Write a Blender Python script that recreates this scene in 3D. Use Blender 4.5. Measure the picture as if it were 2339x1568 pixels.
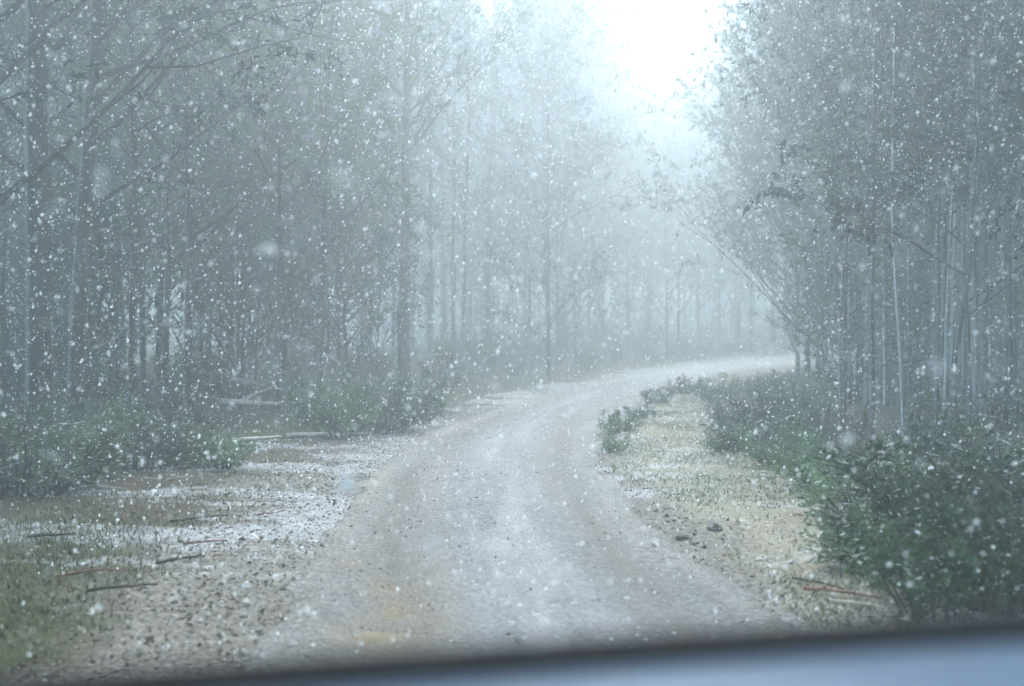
import bpy, math, random
import numpy as np
from mathutils import Vector, noise as mnoise

for o in list(bpy.data.objects):
    bpy.data.objects.remove(o)
scene = bpy.context.scene
COL = scene.collection
R = math.radians

# ------------------------------------------------------------------ camera
CAM_H = 1.5
FPX = 35.0 / 36.0 * 2339.0            # focal length in reference units (picture 2339 x 1568)
cam_d = bpy.data.cameras.new("camera")
cam = bpy.data.objects.new("camera", cam_d)
COL.objects.link(cam)
cam.location = (0, 0, CAM_H)
cam.rotation_euler = (R(90), 0, 0)
cam_d.lens = 35.0
cam_d.sensor_width = 36.0
cam_d.clip_start = 0.05
cam_d.clip_end = 2000
cam_d.dof.use_dof = True
cam_d.dof.focus_distance = 11.0
cam_d.dof.aperture_fstop = 1.25
scene.camera = cam

# ------------------------------------------------------------------ sky, sun, exposure
SUN_EL, SUN_AZ = 60.0, 14.0           # diffuse sun behind the cloud, ahead and a little to the right
world = bpy.data.worlds.new("World")
scene.world = world
world.use_nodes = True
wn, wl = world.node_tree.nodes, world.node_tree.links
wn.clear()
sky = wn.new("ShaderNodeTexSky")
sky.sky_type = 'NISHITA'
sky.sun_disc = False
sky.sun_elevation = R(SUN_EL)
sky.sun_rotation = R(SUN_AZ)
sky.air_density = 1.0
sky.dust_density = 1.5
sky.ozone_density = 1.0
hs = wn.new("ShaderNodeHueSaturation")
hs.inputs["Saturation"].default_value = 1.08
hs.inputs["Hue"].default_value = 0.475
bg = wn.new("ShaderNodeBackground")
bg.inputs["Strength"].default_value = 0.15
wo = wn.new("ShaderNodeOutputWorld")
wl.new(sky.outputs[0], hs.inputs["Color"])
wl.new(hs.outputs[0], bg.inputs[0])
wl.new(bg.outputs[0], wo.inputs[0])

sun_d = bpy.data.lights.new("sun", 'SUN')
sun_d.energy = 1.5
sun_d.angle = R(40)
sun_d.color = (1.0, 0.98, 0.95)
sun = bpy.data.objects.new("sun", sun_d)
COL.objects.link(sun)
sd = Vector((math.sin(R(SUN_AZ)) * math.cos(R(SUN_EL)), math.cos(R(SUN_AZ)) * math.cos(R(SUN_EL)), math.sin(R(SUN_EL))))
sun.rotation_euler = sd.to_track_quat('Z', 'Y').to_euler()
sun.location = (0, 0, 30)

scene.view_settings.view_transform = 'Standard'
scene.view_settings.look = 'None'
scene.view_settings.exposure = 2.65
scene.view_settings.gamma = 1.0
scene.view_settings.use_curve_mapping = False
scene.render.engine = 'CYCLES'
cy = scene.cycles
cy.use_denoising = True
cy.use_adaptive_sampling = True
cy.adaptive_threshold = 0.12
cy.adaptive_min_samples = 16
cy.max_bounces = 5
cy.diffuse_bounces = 2
cy.glossy_bounces = 2
cy.transmission_bounces = 2
cy.volume_bounces = 2
cy.transparent_max_bounces = 4
cy.caustics_reflective = False
cy.caustics_refractive = False

HAZE_DENSITY = 0.0185

rng = np.random.default_rng(11)
random.seed(11)

# ------------------------------------------------------------------ helpers
def tag(o, label=None, cat=None, group=None, kind=None):
    if label: o["label"] = label
    if cat: o["category"] = cat
    if group: o["group"] = group
    if kind: o["kind"] = kind
    return o

def link(name, mesh, mat=None, parent=None):
    if mat is not None and not mesh.materials:
        mesh.materials.append(mat)
    o = bpy.data.objects.new(name, mesh)
    COL.objects.link(o)
    if parent is not None:
        o.parent = parent
    return o

def empty(name, loc, rz=0.0, sc=1.0):
    o = bpy.data.objects.new(name, None)
    o.empty_display_size = 0.2
    COL.objects.link(o)
    o.location = loc
    o.rotation_euler = (0, 0, rz)
    o.scale = (sc, sc, sc)
    return o

class MB:
    """collects vertices and quads / triangles as numpy blocks"""
    def __init__(self):
        self.v, self.q, self.t, self.n = [], [], [], 0
    def add(self, v, q=None, t=None):
        v = np.asarray(v, dtype=np.float64).reshape(-1, 3)
        if q is not None and len(q): self.q.append(np.asarray(q, dtype=np.int64).reshape(-1, 4) + self.n)
        if t is not None and len(t): self.t.append(np.asarray(t, dtype=np.int64).reshape(-1, 3) + self.n)
        self.v.append(v); self.n += len(v)
    def mesh(self, name, smooth=True):
        me = bpy.data.meshes.new(name)
        v = np.concatenate(self.v) if self.v else np.zeros((0, 3))
        q = np.concatenate(self.q) if self.q else np.zeros((0, 4), dtype=np.int64)
        t = np.concatenate(self.t) if self.t else np.zeros((0, 3), dtype=np.int64)
        me.vertices.add(len(v)); me.vertices.foreach_set("co", v.ravel())
        nl = len(q) * 4 + len(t) * 3
        me.loops.add(nl)
        me.loops.foreach_set("vertex_index", np.concatenate([q.ravel(), t.ravel()]).astype(np.int32))
        me.polygons.add(len(q) + len(t))
        st = np.concatenate([np.arange(len(q)) * 4, len(q) * 4 + np.arange(len(t)) * 3]).astype(np.int32)
        me.polygons.foreach_set("loop_start", st)
        me.polygons.foreach_set("use_smooth", np.full(len(st), smooth))
        me.update(calc_edges=True)
        me.validate()
        return me
    def tube(self, pts, rad, sides=6, cap=False):
        pts = np.asarray(pts, float); rad = np.asarray(rad, float); n = len(pts)
        tan = np.gradient(pts, axis=0)
        tan /= np.linalg.norm(tan, axis=1)[:, None] + 1e-9
        ref = np.array([1.0, 0.0, 0.0]) if abs(tan[0, 0]) < 0.7 else np.array([0.0, 1.0, 0.0])
        u = np.cross(tan, ref); u /= np.linalg.norm(u, axis=1)[:, None] + 1e-9
        w = np.cross(tan, u)
        a = np.linspace(0, 2 * np.pi, sides, endpoint=False)
        ring = u[:, None, :] * np.cos(a)[None, :, None] + w[:, None, :] * np.sin(a)[None, :, None]
        v = pts[:, None, :] + ring * rad[:, None, None]
        i = np.arange(n - 1)[:, None] * sides; j = np.arange(sides)[None, :]; k = (j + 1) % sides
        q = np.stack([i + j, i + k, i + sides + k, i + sides + j], axis=-1).reshape(-1, 4)
        self.add(v.reshape(-1, 3), q)
        if cap:
            for e, ringi in ((pts[0], 0), (pts[-1], n - 1)):
                base = np.concatenate([v[ringi], e[None]])
                jj = np.arange(sides)
                self.add(base, None, np.stack([jj, (jj + 1) % sides, np.full(sides, sides)], axis=-1))
    def leaves(self, c, length, width, a=None, fold=0.0):
        """small rhombic leaves"""
        N = len(c)
        if N == 0: return
        if a is None:
            a = rng.normal(size=(N, 3))
        a = a / (np.linalg.norm(a, axis=1)[:, None] + 1e-9)
        b = np.cross(a, rng.normal(size=(N, 3))); b /= np.linalg.norm(b, axis=1)[:, None] + 1e-9
        L = np.broadcast_to(length, (N,))[:, None]; W = np.broadcast_to(width, (N,))[:, None]
        v = np.stack([c - a * L * .5, c + b * W * .5, c + a * L * .5, c - b * W * .5], axis=1)
        q = np.arange(N * 4).reshape(N, 4)
        self.add(v.reshape(-1, 3), q)

def nz(x, y, z=0.0, s=1.0):
    return mnoise.noise(Vector((x * s, y * s, z)))

def vnoise(x, y, s, z=0.0, octv=3):
    """fractal noise for arrays"""
    out = np.empty(len(x))
    for i, (a, b) in enumerate(zip(x, y)):
        out[i] = mnoise.fractal(Vector((a * s, b * s, z)), 0.7, 2.1, octv)
    return out

# ------------------------------------------------------------------ material helpers
def new_mat(name):
    m = bpy.data.materials.new(name); m.use_nodes = True
    n, l = m.node_tree.nodes, m.node_tree.links
    n.clear()
    out = n.new("ShaderNodeOutputMaterial")
    return m, n, l, out

def ramp(n, stops, interp='LINEAR'):
    r = n.new("ShaderNodeValToRGB")
    cr = r.color_ramp; cr.interpolation = interp
    while len(cr.elements) < len(stops): cr.elements.new(0.5)
    for e, (p, c) in zip(cr.elements, stops):
        e.position = p; e.color = (*c, 1)
    return r

def noise_tex(n, l, coord, scale, detail=4, rough=0.6):
    t = n.new("ShaderNodeTexNoise")
    t.inputs["Scale"].default_value = scale
    t.inputs["Detail"].default_value = detail
    t.inputs["Roughness"].default_value = rough
    if coord is not None: l.new(coord, t.inputs["Vector"])
    return t

def leaf_mat(name, dark, mid, light, trans=0.35, scale=1.3, snow=0.0):
    m, n, l, out = new_mat(name)
    tc = n.new("ShaderNodeTexCoord"); oi = n.new("ShaderNodeObjectInfo")
    t = noise_tex(n, l, tc.outputs["Object"], scale, 5, 0.75)
    add = n.new("ShaderNodeMath"); add.operation = 'MULTIPLY_ADD'
    l.new(oi.outputs["Random"], add.inputs[0]); add.inputs[1].default_value = 0.24
    add.inputs[2].default_value = -0.12
    ad2 = n.new("ShaderNodeMath"); l.new(t.outputs["Fac"], ad2.inputs[0]); l.new(add.outputs[0], ad2.inputs[1])
    r = ramp(n, [(0.32, dark), (0.5, mid), (0.68, light)])
    l.new(ad2.outputs[0], r.inputs[0])
    d = n.new("ShaderNodeBsdfPrincipled"); d.inputs["Roughness"].default_value = 0.5
    d.inputs["Specular IOR Level"].default_value = 0.08
    tr = n.new("ShaderNodeBsdfTranslucent")
    mx = n.new("ShaderNodeMixShader"); mx.inputs[0].default_value = trans
    col = r.outputs[0]
    if snow > 0:      # wet snow caught on leaves that lie flat
        geo = n.new("ShaderNodeNewGeometry"); sx_ = n.new("ShaderNodeSeparateXYZ"); l.new(geo.outputs["True Normal"], sx_.inputs[0])
        ab = n.new("ShaderNodeMath"); ab.operation = 'ABSOLUTE'; l.new(sx_.outputs["Z"], ab.inputs[0])
        t2 = noise_tex(n, l, tc.outputs["Object"], 9.0, 3, 0.6)
        ml_ = n.new("ShaderNodeMath"); ml_.operation = 'MULTIPLY'; l.new(ab.outputs[0], ml_.inputs[0]); l.new(t2.outputs["Fac"], ml_.inputs[1])
        gt = n.new("ShaderNodeMath"); gt.operation = 'GREATER_THAN'; l.new(ml_.outputs[0], gt.inputs[0]); gt.inputs[1].default_value = 0.56 - 0.3 * snow
        mc = n.new("ShaderNodeMix"); mc.data_type = 'RGBA'; l.new(gt.outputs[0], mc.inputs["Factor"]); l.new(col, mc.inputs[6]); mc.inputs[7].default_value = (0.6, 0.64, 0.66, 1)
        col = mc.outputs[2]
    l.new(col, d.inputs["Base Color"]); l.new(col, tr.inputs["Color"])
    l.new(d.outputs[0], mx.inputs[1]); l.new(tr.outputs[0], mx.inputs[2]); l.new(mx.outputs[0], out.inputs[0])
    return m

def bark_mat(name, dark, light, snow=0.0, snow_dir=(-0.9, -0.35, 0.1)):
    """bark with vertical streaks; wet snow plastered on the weather side"""
    m, n, l, out = new_mat(name)
    tc = n.new("ShaderNodeTexCoord"); mp = n.new("ShaderNodeMapping")
    mp.inputs["Scale"].default_value = (9, 9, 1.2)
    l.new(tc.outputs["Object"], mp.inputs[0])
    t = noise_tex(n, l, mp.outputs[0], 2.0, 6, 0.7)
    r = ramp(n, [(0.3, dark), (0.7, light)])
    l.new(t.outputs["Fac"], r.inputs[0])
    geo = n.new("ShaderNodeNewGeometry")
    dp = n.new("ShaderNodeVectorMath"); dp.operation = 'DOT_PRODUCT'
    dp.inputs[1].default_value = Vector(snow_dir).normalized()
    l.new(geo.outputs["Normal"], dp.inputs[0])
    t2 = noise_tex(n, l, tc.outputs["Object"], 2.2, 5, 0.7)
    ad = n.new("ShaderNodeMath"); l.new(dp.outputs["Value"], ad.inputs[0]); l.new(t2.outputs["Fac"], ad.inputs[1])
    r2 = ramp(n, [(0.0, (0, 0, 0)), (1.0, (1, 1, 1))])
    sub = n.new("ShaderNodeMath"); sub.operation = 'SUBTRACT'; l.new(ad.outputs[0], sub.inputs[0]); sub.inputs[1].default_value = 1.05
    mul = n.new("ShaderNodeMath"); mul.operation = 'MULTIPLY'; mul.use_clamp = True
    l.new(sub.outputs[0], mul.inputs[0]); mul.inputs[1].default_value = 4.0
    mu2 = n.new("ShaderNodeMath"); mu2.operation = 'MULTIPLY'; l.new(mul.outputs[0], mu2.inputs[0]); mu2.inputs[1].default_value = snow
    mx = n.new("ShaderNodeMix"); mx.data_type = 'RGBA'
    l.new(mu2.outputs[0], mx.inputs["Factor"]); l.new(r.outputs[0], mx.inputs[6]); mx.inputs[7].default_value = (0.72, 0.76, 0.8, 1)
    d = n.new("ShaderNodeBsdfPrincipled"); d.inputs["Roughness"].default_value = 0.8; d.inputs["Specular IOR Level"].default_value = 0.15
    l.new(mx.outputs[2], d.inputs["Base Color"])
    bp = n.new("ShaderNodeBump"); bp.inputs["Strength"].default_value = 0.5; bp.inputs["Distance"].default_value = 0.02
    l.new(t.outputs["Fac"], bp.inputs["Height"]); l.new(bp.outputs[0], d.inputs["Normal"])
    l.new(d.outputs[0], out.inputs[0])
    return m

def plain_mat(name, c1, c2, scale=6, rough=0.8):
    m, n, l, out = new_mat(name)
    tc = n.new("ShaderNodeTexCoord")
    t = noise_tex(n, l, tc.outputs["Object"], scale, 5, 0.7)
    r = ramp(n, [(0.35, c1), (0.65, c2)]); l.new(t.outputs["Fac"], r.inputs[0])
    d = n.new("ShaderNodeBsdfPrincipled"); d.inputs["Roughness"].default_value = rough
    l.new(r.outputs[0], d.inputs["Base Color"]); l.new(d.outputs[0], out.inputs[0])
    return m

M = {}
M["leaf_grey"] = leaf_mat("leaf_grey", (0.012, 0.036, 0.027), (0.034, 0.082, 0.056), (0.08, 0.15, 0.09))
M["leaf_olive"] = leaf_mat("leaf_olive", (0.026, 0.056, 0.026), (0.08, 0.135, 0.05), (0.17, 0.24, 0.085))
M["leaf_dark"] = leaf_mat("leaf_dark", (0.008, 0.024, 0.018), (0.022, 0.054, 0.036), (0.05, 0.10, 0.06))
M["shrub_green"] = leaf_mat("shrub_green", (0.02, 0.055, 0.026), (0.075, 0.15, 0.068), (0.19, 0.29, 0.14), 0.35, 2.5, 0.12)
M["shrub_dull"] = leaf_mat("shrub_dull", (0.025, 0.045, 0.03), (0.06, 0.088, 0.058), (0.12, 0.15, 0.09), 0.3, 2.5, 0.16)
M["bracken"] = leaf_mat("bracken", (0.03, 0.028, 0.016), (0.075, 0.06, 0.034), (0.15, 0.10, 0.055), 0.25, 2.5)
M["bark_dark"] = bark_mat("bark_dark", (0.018, 0.016, 0.014), (0.055, 0.048, 0.042), 0.18)
M["bark_grey"] = bark_mat("bark_grey", (0.035, 0.033, 0.03), (0.11, 0.10, 0.094), 0.35)
M["bark_pale"] = bark_mat("bark_pale", (0.10, 0.095, 0.085), (0.30, 0.29, 0.275), 0.7)
M["twig"] = plain_mat("twig_bark", (0.02, 0.018, 0.016), (0.06, 0.05, 0.042), 8)
M["dead_wood"] = plain_mat("dead_wood", (0.05, 0.035, 0.025), (0.16, 0.11, 0.075), 5)
M["red_wood"] = plain_mat("red_wood", (0.10, 0.04, 0.025), (0.24, 0.12, 0.08), 5)
M["pale_wood"] = plain_mat("pale_wood", (0.28, 0.25, 0.21), (0.55, 0.53, 0.5), 4)
M["dark_wood"] = plain_mat("dark_wood", (0.014, 0.012, 0.01), (0.04, 0.034, 0.028), 5)

# snow flakes: scatter light through
m, n, l, out = new_mat("snow_flake")
d = n.new("ShaderNodeBsdfDiffuse"); d.inputs[0].default_value = (0.97, 0.975, 0.98, 1)
t = n.new("ShaderNodeBsdfTranslucent"); t.inputs[0].default_value = (0.97, 0.975, 0.98, 1)
mx = n.new("ShaderNodeMixShader"); mx.inputs[0].default_value = 0.5
l.new(d.outputs[0], mx.inputs[1]); l.new(t.outputs[0], mx.inputs[2]); l.new(mx.outputs[0], out.inputs[0])
M["flake"] = m

# ------------------------------------------------------------------ lay of the land
def hill(y):
    """gentle rise of the track ahead"""
    y = np.asarray(y, float)
    s = 2.5
    u = (y - 14.0) / s
    sp = s * np.where(u > 30, u, np.log1p(np.exp(np.minimum(u, 30))))
    z = 0.02 * sp
    return np.where(z > 1.5, 1.5 + (1.0 - np.exp(-(z - 1.5))) * 1.0, z)

def spot(px, py):
    """reference-picture ground point -> world x, y on the land"""
    a = (px - 1169.5) / FPX; b = (py - 784.0) / FPX
    d = 10.0
    for _ in range(60):
        d = 0.5 * d + 0.5 * max(2.0, (CAM_H - float(hill(d))) / max(b, 1e-3))
        d = min(d, 150)
    return a * d, d

def catmull(P, step_n=14):
    P = np.asarray(P, float)
    Q = np.vstack([2 * P[0] - P[1], P, 2 * P[-1] - P[-2]])
    out = []
    for i in range(1, len(Q) - 2):
        for s in np.linspace(0, 1, step_n, endpoint=False):
            p0, p1, p2, p3 = Q[i - 1], Q[i], Q[i + 1], Q[i + 2]
            out.append(0.5 * ((2 * p1) + (-p0 + p2) * s + (2 * p0 - 5 * p1 + 4 * p2 - p3) * s * s + (-p0 + 3 * p1 - 3 * p2 + p3) * s ** 3))
    out.append(P[-1])
    return np.array(out)

def resample(P, n):
    seg = np.linalg.norm(np.diff(P, axis=0), axis=1); s = np.concatenate([[0], np.cumsum(seg)])
    u = np.linspace(0, s[-1], n)
    return np.stack([np.interp(u, s, P[:, 0]), np.interp(u, s, P[:, 1])], axis=1)

left_px = [(590, 1480), (700, 1290), (800, 1150), (880, 1055), (990, 985), (1110, 942), (1250, 900), (1400, 866), (1560, 838), (1700, 819)]
right_px = [(1850, 1480), (1600, 1290), (1470, 1180), (1395, 1100), (1360, 1040), (1375, 985), (1440, 930), (1545, 886), (1690, 850), (1850, 828)]
Lp = [(-1.6, -6.0), (-1.5, 1.5)] + [spot(*p) for p in left_px]
Rp = [(1.55, -6.0), (1.5, 1.5)] + [spot(*p) for p in right_px]
# the track goes on bending to the right behind the trees
for P, off in ((Lp, 1), (Rp, 0)):
    a, b = np.array(P[-2]), np.array(P[-1])
    dr = (b - a) / np.linalg.norm(b - a)
    for k in range(4):
        ang = -0.16
        dr = np.array([dr[0] * math.cos(ang) - dr[1] * math.sin(ang), dr[0] * math.sin(ang) + dr[1] * math.cos(ang)])
        b = b + dr * 9.0
        P.append(tuple(b))
NR = 1300
LE = resample(catmull(Lp), NR); RE = resample(catmull(Rp), NR)
CE = 0.5 * (LE + RE)
HW = 0.5 * np.linalg.norm(RE - LE, axis=1)
HW = HW + 0.10 * np.array([mnoise.fractal(Vector((i * 0.043, 3.3, 0)), 0.8, 2.0, 3) for i in range(NR)])

def road_dist(x, y):
    """signed-ish distance outside the track edge (negative = on the track)"""
    x = np.asarray(x, float); y = np.asarray(y, float)
    out = np.empty(len(x)); side = np.empty(len(x))
    tang = np.gradient(CE, axis=0)
    for s in range(0, len(x), 4000):
        dx = x[s:s + 4000, None] - CE[None, :, 0]; dy = y[s:s + 4000, None] - CE[None, :, 1]
        d2 = dx * dx + dy * dy; k = np.argmin(d2, axis=1); r = np.arange(len(k))
        out[s:s + 4000] = np.sqrt(d2[r, k]) - HW[k]
        side[s:s + 4000] = np.sign(tang[k, 0] * dy[r, k] - tang[k, 1] * dx[r, k])   # +1 left of travel
    return out, side

def sstep(a, b, x):
    t = np.clip((x - a) / (b - a), 0, 1); return t * t * (3 - 2 * t)

# forest foot lines (world) from the picture
left_foot = np.array([(-9.5, -5.0), (-6.5, 5.0)] + [spot(*p) for p in [(30, 1135), (240, 1090), (430, 1045), (700, 1012), (850, 1000), (1000, 955), (1180, 905), (1400, 858), (1600, 826)]])
right_foot = np.array([(4.2, -5.0), (3.6, 4.0)] + [spot(*p) for p in [(2020, 1420), (1925, 1290), (1900, 1180), (1760, 1110), (1640, 1020), (1590, 930), (1600, 895), (1700, 858), (1850, 834)]])

left_foot = np.vstack([left_foot, np.array(Lp[-4:]) + np.array([-0.8, 1.6])])
right_foot = np.vstack([right_foot, np.array(Rp[-4:]) + np.array([0.8, -1.6])])

def ground_z(x, y):
    x = np.asarray(x, float); y = np.asarray(y, float)
    d, side = road_dist(x, y)
    z = hill(y)
    n1 = vnoise(x, y, 0.35, 3.1); n2 = vnoise(x, y, 1.9, 7.7)
    off = sstep(0.0, 2.5, d)
    forest = sstep(3.0, 12.0, d)
    z = z + np.minimum(0.075 * np.maximum(np.hypot(x, y) - 62.0, 0.0), 4.5)      # wooded slope behind
    z = z + n1 * (0.05 * off + 0.22 * forest) + n2 * 0.025 * sstep(-0.1, 0.4, d)
    z = z + 0.45 * forest + 0.025 * sstep(0.1, 0.9, d)
    z = z - 0.10 * (1 - sstep(-0.5, 0.06, d + 0.12 * n2))
    return z, d, side

gx = np.concatenate([-np.geomspace(8, 150, 34)[::-1], np.linspace(-7.9, 9.9, 180), np.geomspace(10.0, 150, 34)])
gy = np.concatenate([np.linspace(-40, 2.5, 14)[:-1], np.linspace(2.5, 24, 210), np.geomspace(24.15, 155, 120)])
GX, GY = np.meshgrid(gx, gy)
fx, fy = GX.ravel(), GY.ravel()
fz, fd, fs = ground_z(fx, fy)

def gz(x, y):
    return float(ground_z(np.array([x]), np.array([y]))[0][0])

mb = MB()
nx_, ny_ = len(gx), len(gy)
ii = (np.arange(ny_ - 1)[:, None] * nx_ + np.arange(nx_ - 1)[None, :]).ravel()
mb.add(np.stack([fx, fy, fz], axis=1), np.stack([ii, ii + 1, ii + nx_ + 1, ii + nx_], axis=1))
gme = mb.mesh("ground")

def polydist_left(x, y, P):
    """> 0 on the left of polyline P walked forwards"""
    best = np.full(len(x), 1e9); sg = np.zeros(len(x))
    for a, b in zip(P[:-1], P[1:]):
        ab = b - a; L2 = ab @ ab
        t = np.clip(((x - a[0]) * ab[0] + (y - a[1]) * ab[1]) / L2, 0, 1)
        qx = a[0] + t * ab[0]; qy = a[1] + t * ab[1]
        d = np.hypot(x - qx, y - qy)
        s = np.sign(ab[0] * (y - qy) - ab[1] * (x - qx))
        m_ = d < best; best = np.where(m_, d, best); sg = np.where(m_, s, sg)
    return best * sg

lf = polydist_left(fx, fy, left_foot)         # > 0 inside the left forest
rf = -polydist_left(fx, fy, right_foot)       # > 0 inside the right forest
nA = vnoise(fx, fy, 0.9, 1.3, 4); nB = vnoise(fx * 0.45, fy * 1.6, 1.0, 5.2, 4); nC = vnoise(fx, fy, 3.2, 9.9, 3)
# what lies on the ground: snow dusting, dry grass, moss
snow = np.zeros(len(fx))
lv = (fs > 0) & (lf < 0.6)
snow = np.where(lv, sstep(0.0, 0.45, nB + 0.35 * nC + 0.02 + 0.30 * sstep(6.5, 9.5, fy) - 0.30 * sstep(7.5, 4.5, fy)) * 0.5, snow)
snow = np.where((fs < 0) & (rf < 0.5), sstep(-0.1, 0.5, nB + 0.4 * nC) * 0.5, snow)
snow = np.maximum(snow, 0.4 * sstep(0.0, 0.5, nA + 0.3 * nC) * sstep(0.5, 0.1, np.abs(fd - 0.15)))
snow = np.where((lf > 0.6) | (rf > 0.5), 0.12 * sstep(0.1, 0.6, nA), snow)
grass_a = np.where((fs < 0) & (rf < 0.4), sstep(-0.15, 0.2, fd - 0.25 + 0.3 * nA), 0) 
moss = np.where(fs > 0, sstep(9.5, 5.5, fy + 2.5 * nA) * sstep(0.4, 1.8, fd + nA), 0)
moss = np.maximum(moss, np.where((lf > 0) | (rf > 0.4), 0.6, 0))
gravel_a = sstep(1.6, 0.3, fd + 0.6 * nA)
for nm, arr in (("snow", snow), ("grass", grass_a), ("moss", moss), ("gravel", gravel_a)):
    at = gme.attributes.new(nm, 'FLOAT', 'POINT'); at.data.foreach_set("value", arr.astype(np.float32))

m, n, l, out = new_mat("forest_ground")
tc = n.new("ShaderNodeTexCoord")
def attr(nm):
    a = n.new("ShaderNodeAttribute"); a.attribute_name = nm; return a.outputs["Fac"]
def mixc(f, a, b):
    x = n.new("ShaderNodeMix"); x.data_type = 'RGBA'
    l.new(f, x.inputs["Factor"])
    for s, v in ((6, a), (7, b)):
        if isinstance(v, tuple): x.inputs[s].default_value = (*v, 1)
        else: l.new(v, x.inputs[s])
    return x.outputs[2]
tA = noise_tex(n, l, tc.outputs["Object"], 26, 6, 0.75)
tB = noise_tex(n, l, tc.outputs["Object"], 3.0, 5, 0.7)
soil = ramp(n, [(0.3, (0.02, 0.017, 0.011)), (0.5, (0.07, 0.056, 0.038)), (0.72, (0.19, 0.155, 0.11))]); l.new(tA.outputs["Fac"], soil.inputs[0])
grav = ramp(n, [(0.36, (0.05, 0.048, 0.042)), (0.5, (0.165, 0.155, 0.132)), (0.66, (0.35, 0.335, 0.295))]); l.new(tA.outputs["Fac"], grav.inputs[0])
drg = ramp(n, [(0.3, (0.09, 0.088, 0.06)), (0.5, (0.25, 0.23, 0.17)), (0.7, (0.46, 0.43, 0.36))]); l.new(tA.outputs["Fac"], drg.inputs[0])
mos = ramp(n, [(0.3, (0.018, 0.024, 0.010)), (0.6, (0.065, 0.075, 0.03))]); l.new(tA.outputs["Fac"], mos.inputs[0])
snw = ramp(n, [(0.35, (0.38, 0.41, 0.45)), (0.6, (0.66, 0.69, 0.72))]); l.new(tB.outputs["Fac"], snw.inputs[0])
c = mixc(attr("gravel"), soil.outputs[0], grav.outputs[0])
c = mixc(attr("moss"), c, mos.outputs[0])
c = mixc(attr("grass"), c, drg.outputs[0])
sm = n.new("ShaderNodeMath"); sm.operation = 'MULTIPLY_ADD'; l.new(tA.outputs["Fac"], sm.inputs[0]); sm.inputs[1].default_value = 1.9
sm.inputs[2].default_value = -1.25
sm2 = n.new("ShaderNodeMath"); sm2.operation = 'MULTIPLY_ADD'; l.new(attr("snow"), sm2.inputs[0]); sm2.inputs[1].default_value = 1.3; l.new(sm.outputs[0], sm2.inputs[2]); sm2.use_clamp = True
c = mixc(sm2.outputs[0], c, snw.outputs[0])
d = n.new("ShaderNodeBsdfPrincipled"); d.inputs["Roughness"].default_value = 0.9; d.inputs["Specular IOR Level"].default_value = 0.12
l.new(c, d.inputs["Base Color"])
bp = n.new("ShaderNodeBump"); bp.inputs["Strength"].default_value = 0.7; bp.inputs["Distance"].default_value = 0.03
l.new(tA.outputs["Fac"], bp.inputs["Height"]); l.new(bp.outputs[0], d.inputs["Normal"]); l.new(d.outputs[0], out.inputs[0])
M["ground"] = m
ground = link("ground", gme, M["ground"])
tag(ground, "forest ground of litter, moss and thin snow on both sides of the track", "ground", kind="structure")

# ------------------------------------------------------------------ the gravel track
NA = 56
U = np.linspace(-1.06, 1.06, NA)
tang = np.gradient(CE, axis=0); tang /= np.linalg.norm(tang, axis=1)[:, None]
nor = np.stack([tang[:, 1], -tang[:, 0]], axis=1)             # to the right
RX = CE[:, 0:1] + nor[:, 0:1] * U[None] * HW[:, None]
RY = CE[:, 1:2] + nor[:, 1:2] * U[None] * HW[:, None]
off = U[None] * HW[:, None]
rxf, ryf = RX.ravel(), RY.ravel(); of = off.ravel(); uf = np.broadcast_to(U[None], off.shape).ravel()
rn = vnoise(rxf, ryf, 1.1, 2.2, 4); rn2 = vnoise(rxf, ryf, 6.0, 4.4, 2)
wob = 0.12 * vnoise(rxf * 0.3, ryf * 0.3, 1.0, 8.8, 2)
RUT_L, RUT_R = -0.83, 0.78
rutl = np.exp(-((of - RUT_L - wob) / 0.24) ** 2); rutr = np.exp(-((of - RUT_R - wob) / 0.24) ** 2)
road_off = 0.018 + 0.03 * (1 - uf ** 2) - 0.045 * rutl - 0.035 * rutr + 0.014 * rn + 0.006 * rn2 - 0.09 * sstep(0.86, 1.06, np.abs(uf) + 0.10 * rn + 0.05 * rn2)
PUDDLES = [(868, 1451, 180, 20), (918, 1403, 74, 6), (900, 1384, 50, 5), (900, 1340, 66, 5)]
pud = []
for a_, b_, w_, h_ in PUDDLES:
    x_, y_ = spot(a_, b_); rx_ = w_ / 2 / FPX * y_; ry_ = (spot(a_, b_ - h_ / 2)[1] - spot(a_, b_ + h_ / 2)[1]) / 2
    e2 = ((rxf - x_) / rx_) ** 2 + ((ryf - y_) / max(ry_, 0.055)) ** 2
    base_ = float(np.median(road_off[e2 < 1.5]))
    f_ = np.exp(-e2 ** 2 / 2.2)
    road_off = road_off * (1 - 0.75 * f_) + 0.75 * f_ * base_ - 0.030 * np.exp(-e2 / 1.1) + 0.010 * rn2 * np.exp(-e2 / 3)
    pud.append((x_, y_, rx_, max(ry_, 0.055), base_))
rz = hill(ryf) + road_off
mb = MB()
ii = (np.arange(NR - 1)[:, None] * NA + np.arange(NA - 1)[None, :]).ravel()
mb.add(np.stack([rxf, ryf, rz], axis=1), np.stack([ii, ii + 1, ii + NA + 1, ii + NA], axis=1))
rme = mb.mesh("road")
arc = np.concatenate([[0], np.cumsum(np.linalg.norm(np.diff(CE, axis=0), axis=1))])
af = np.repeat(arc, NA)
strk = vnoise(of * 3.2, af * 0.22, 1.0, 6.1, 4)
clay = np.clip(np.exp(-((of - RUT_L - wob + 0.33) / 0.10) ** 2) * 1.0 + np.exp(-((of - RUT_L - wob - 0.3) / 0.12) ** 2) * 0.5 + np.exp(-((of - RUT_R - wob - 0.34) / 0.10) ** 2) * 0.4 + np.exp(-((of + 1.3 * 1) / 0.2) ** 2) * 0.3, 0, 1)
clay = 0.6 * clay * np.clip(0.6 + 1.2 * strk, 0, 1)
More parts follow.
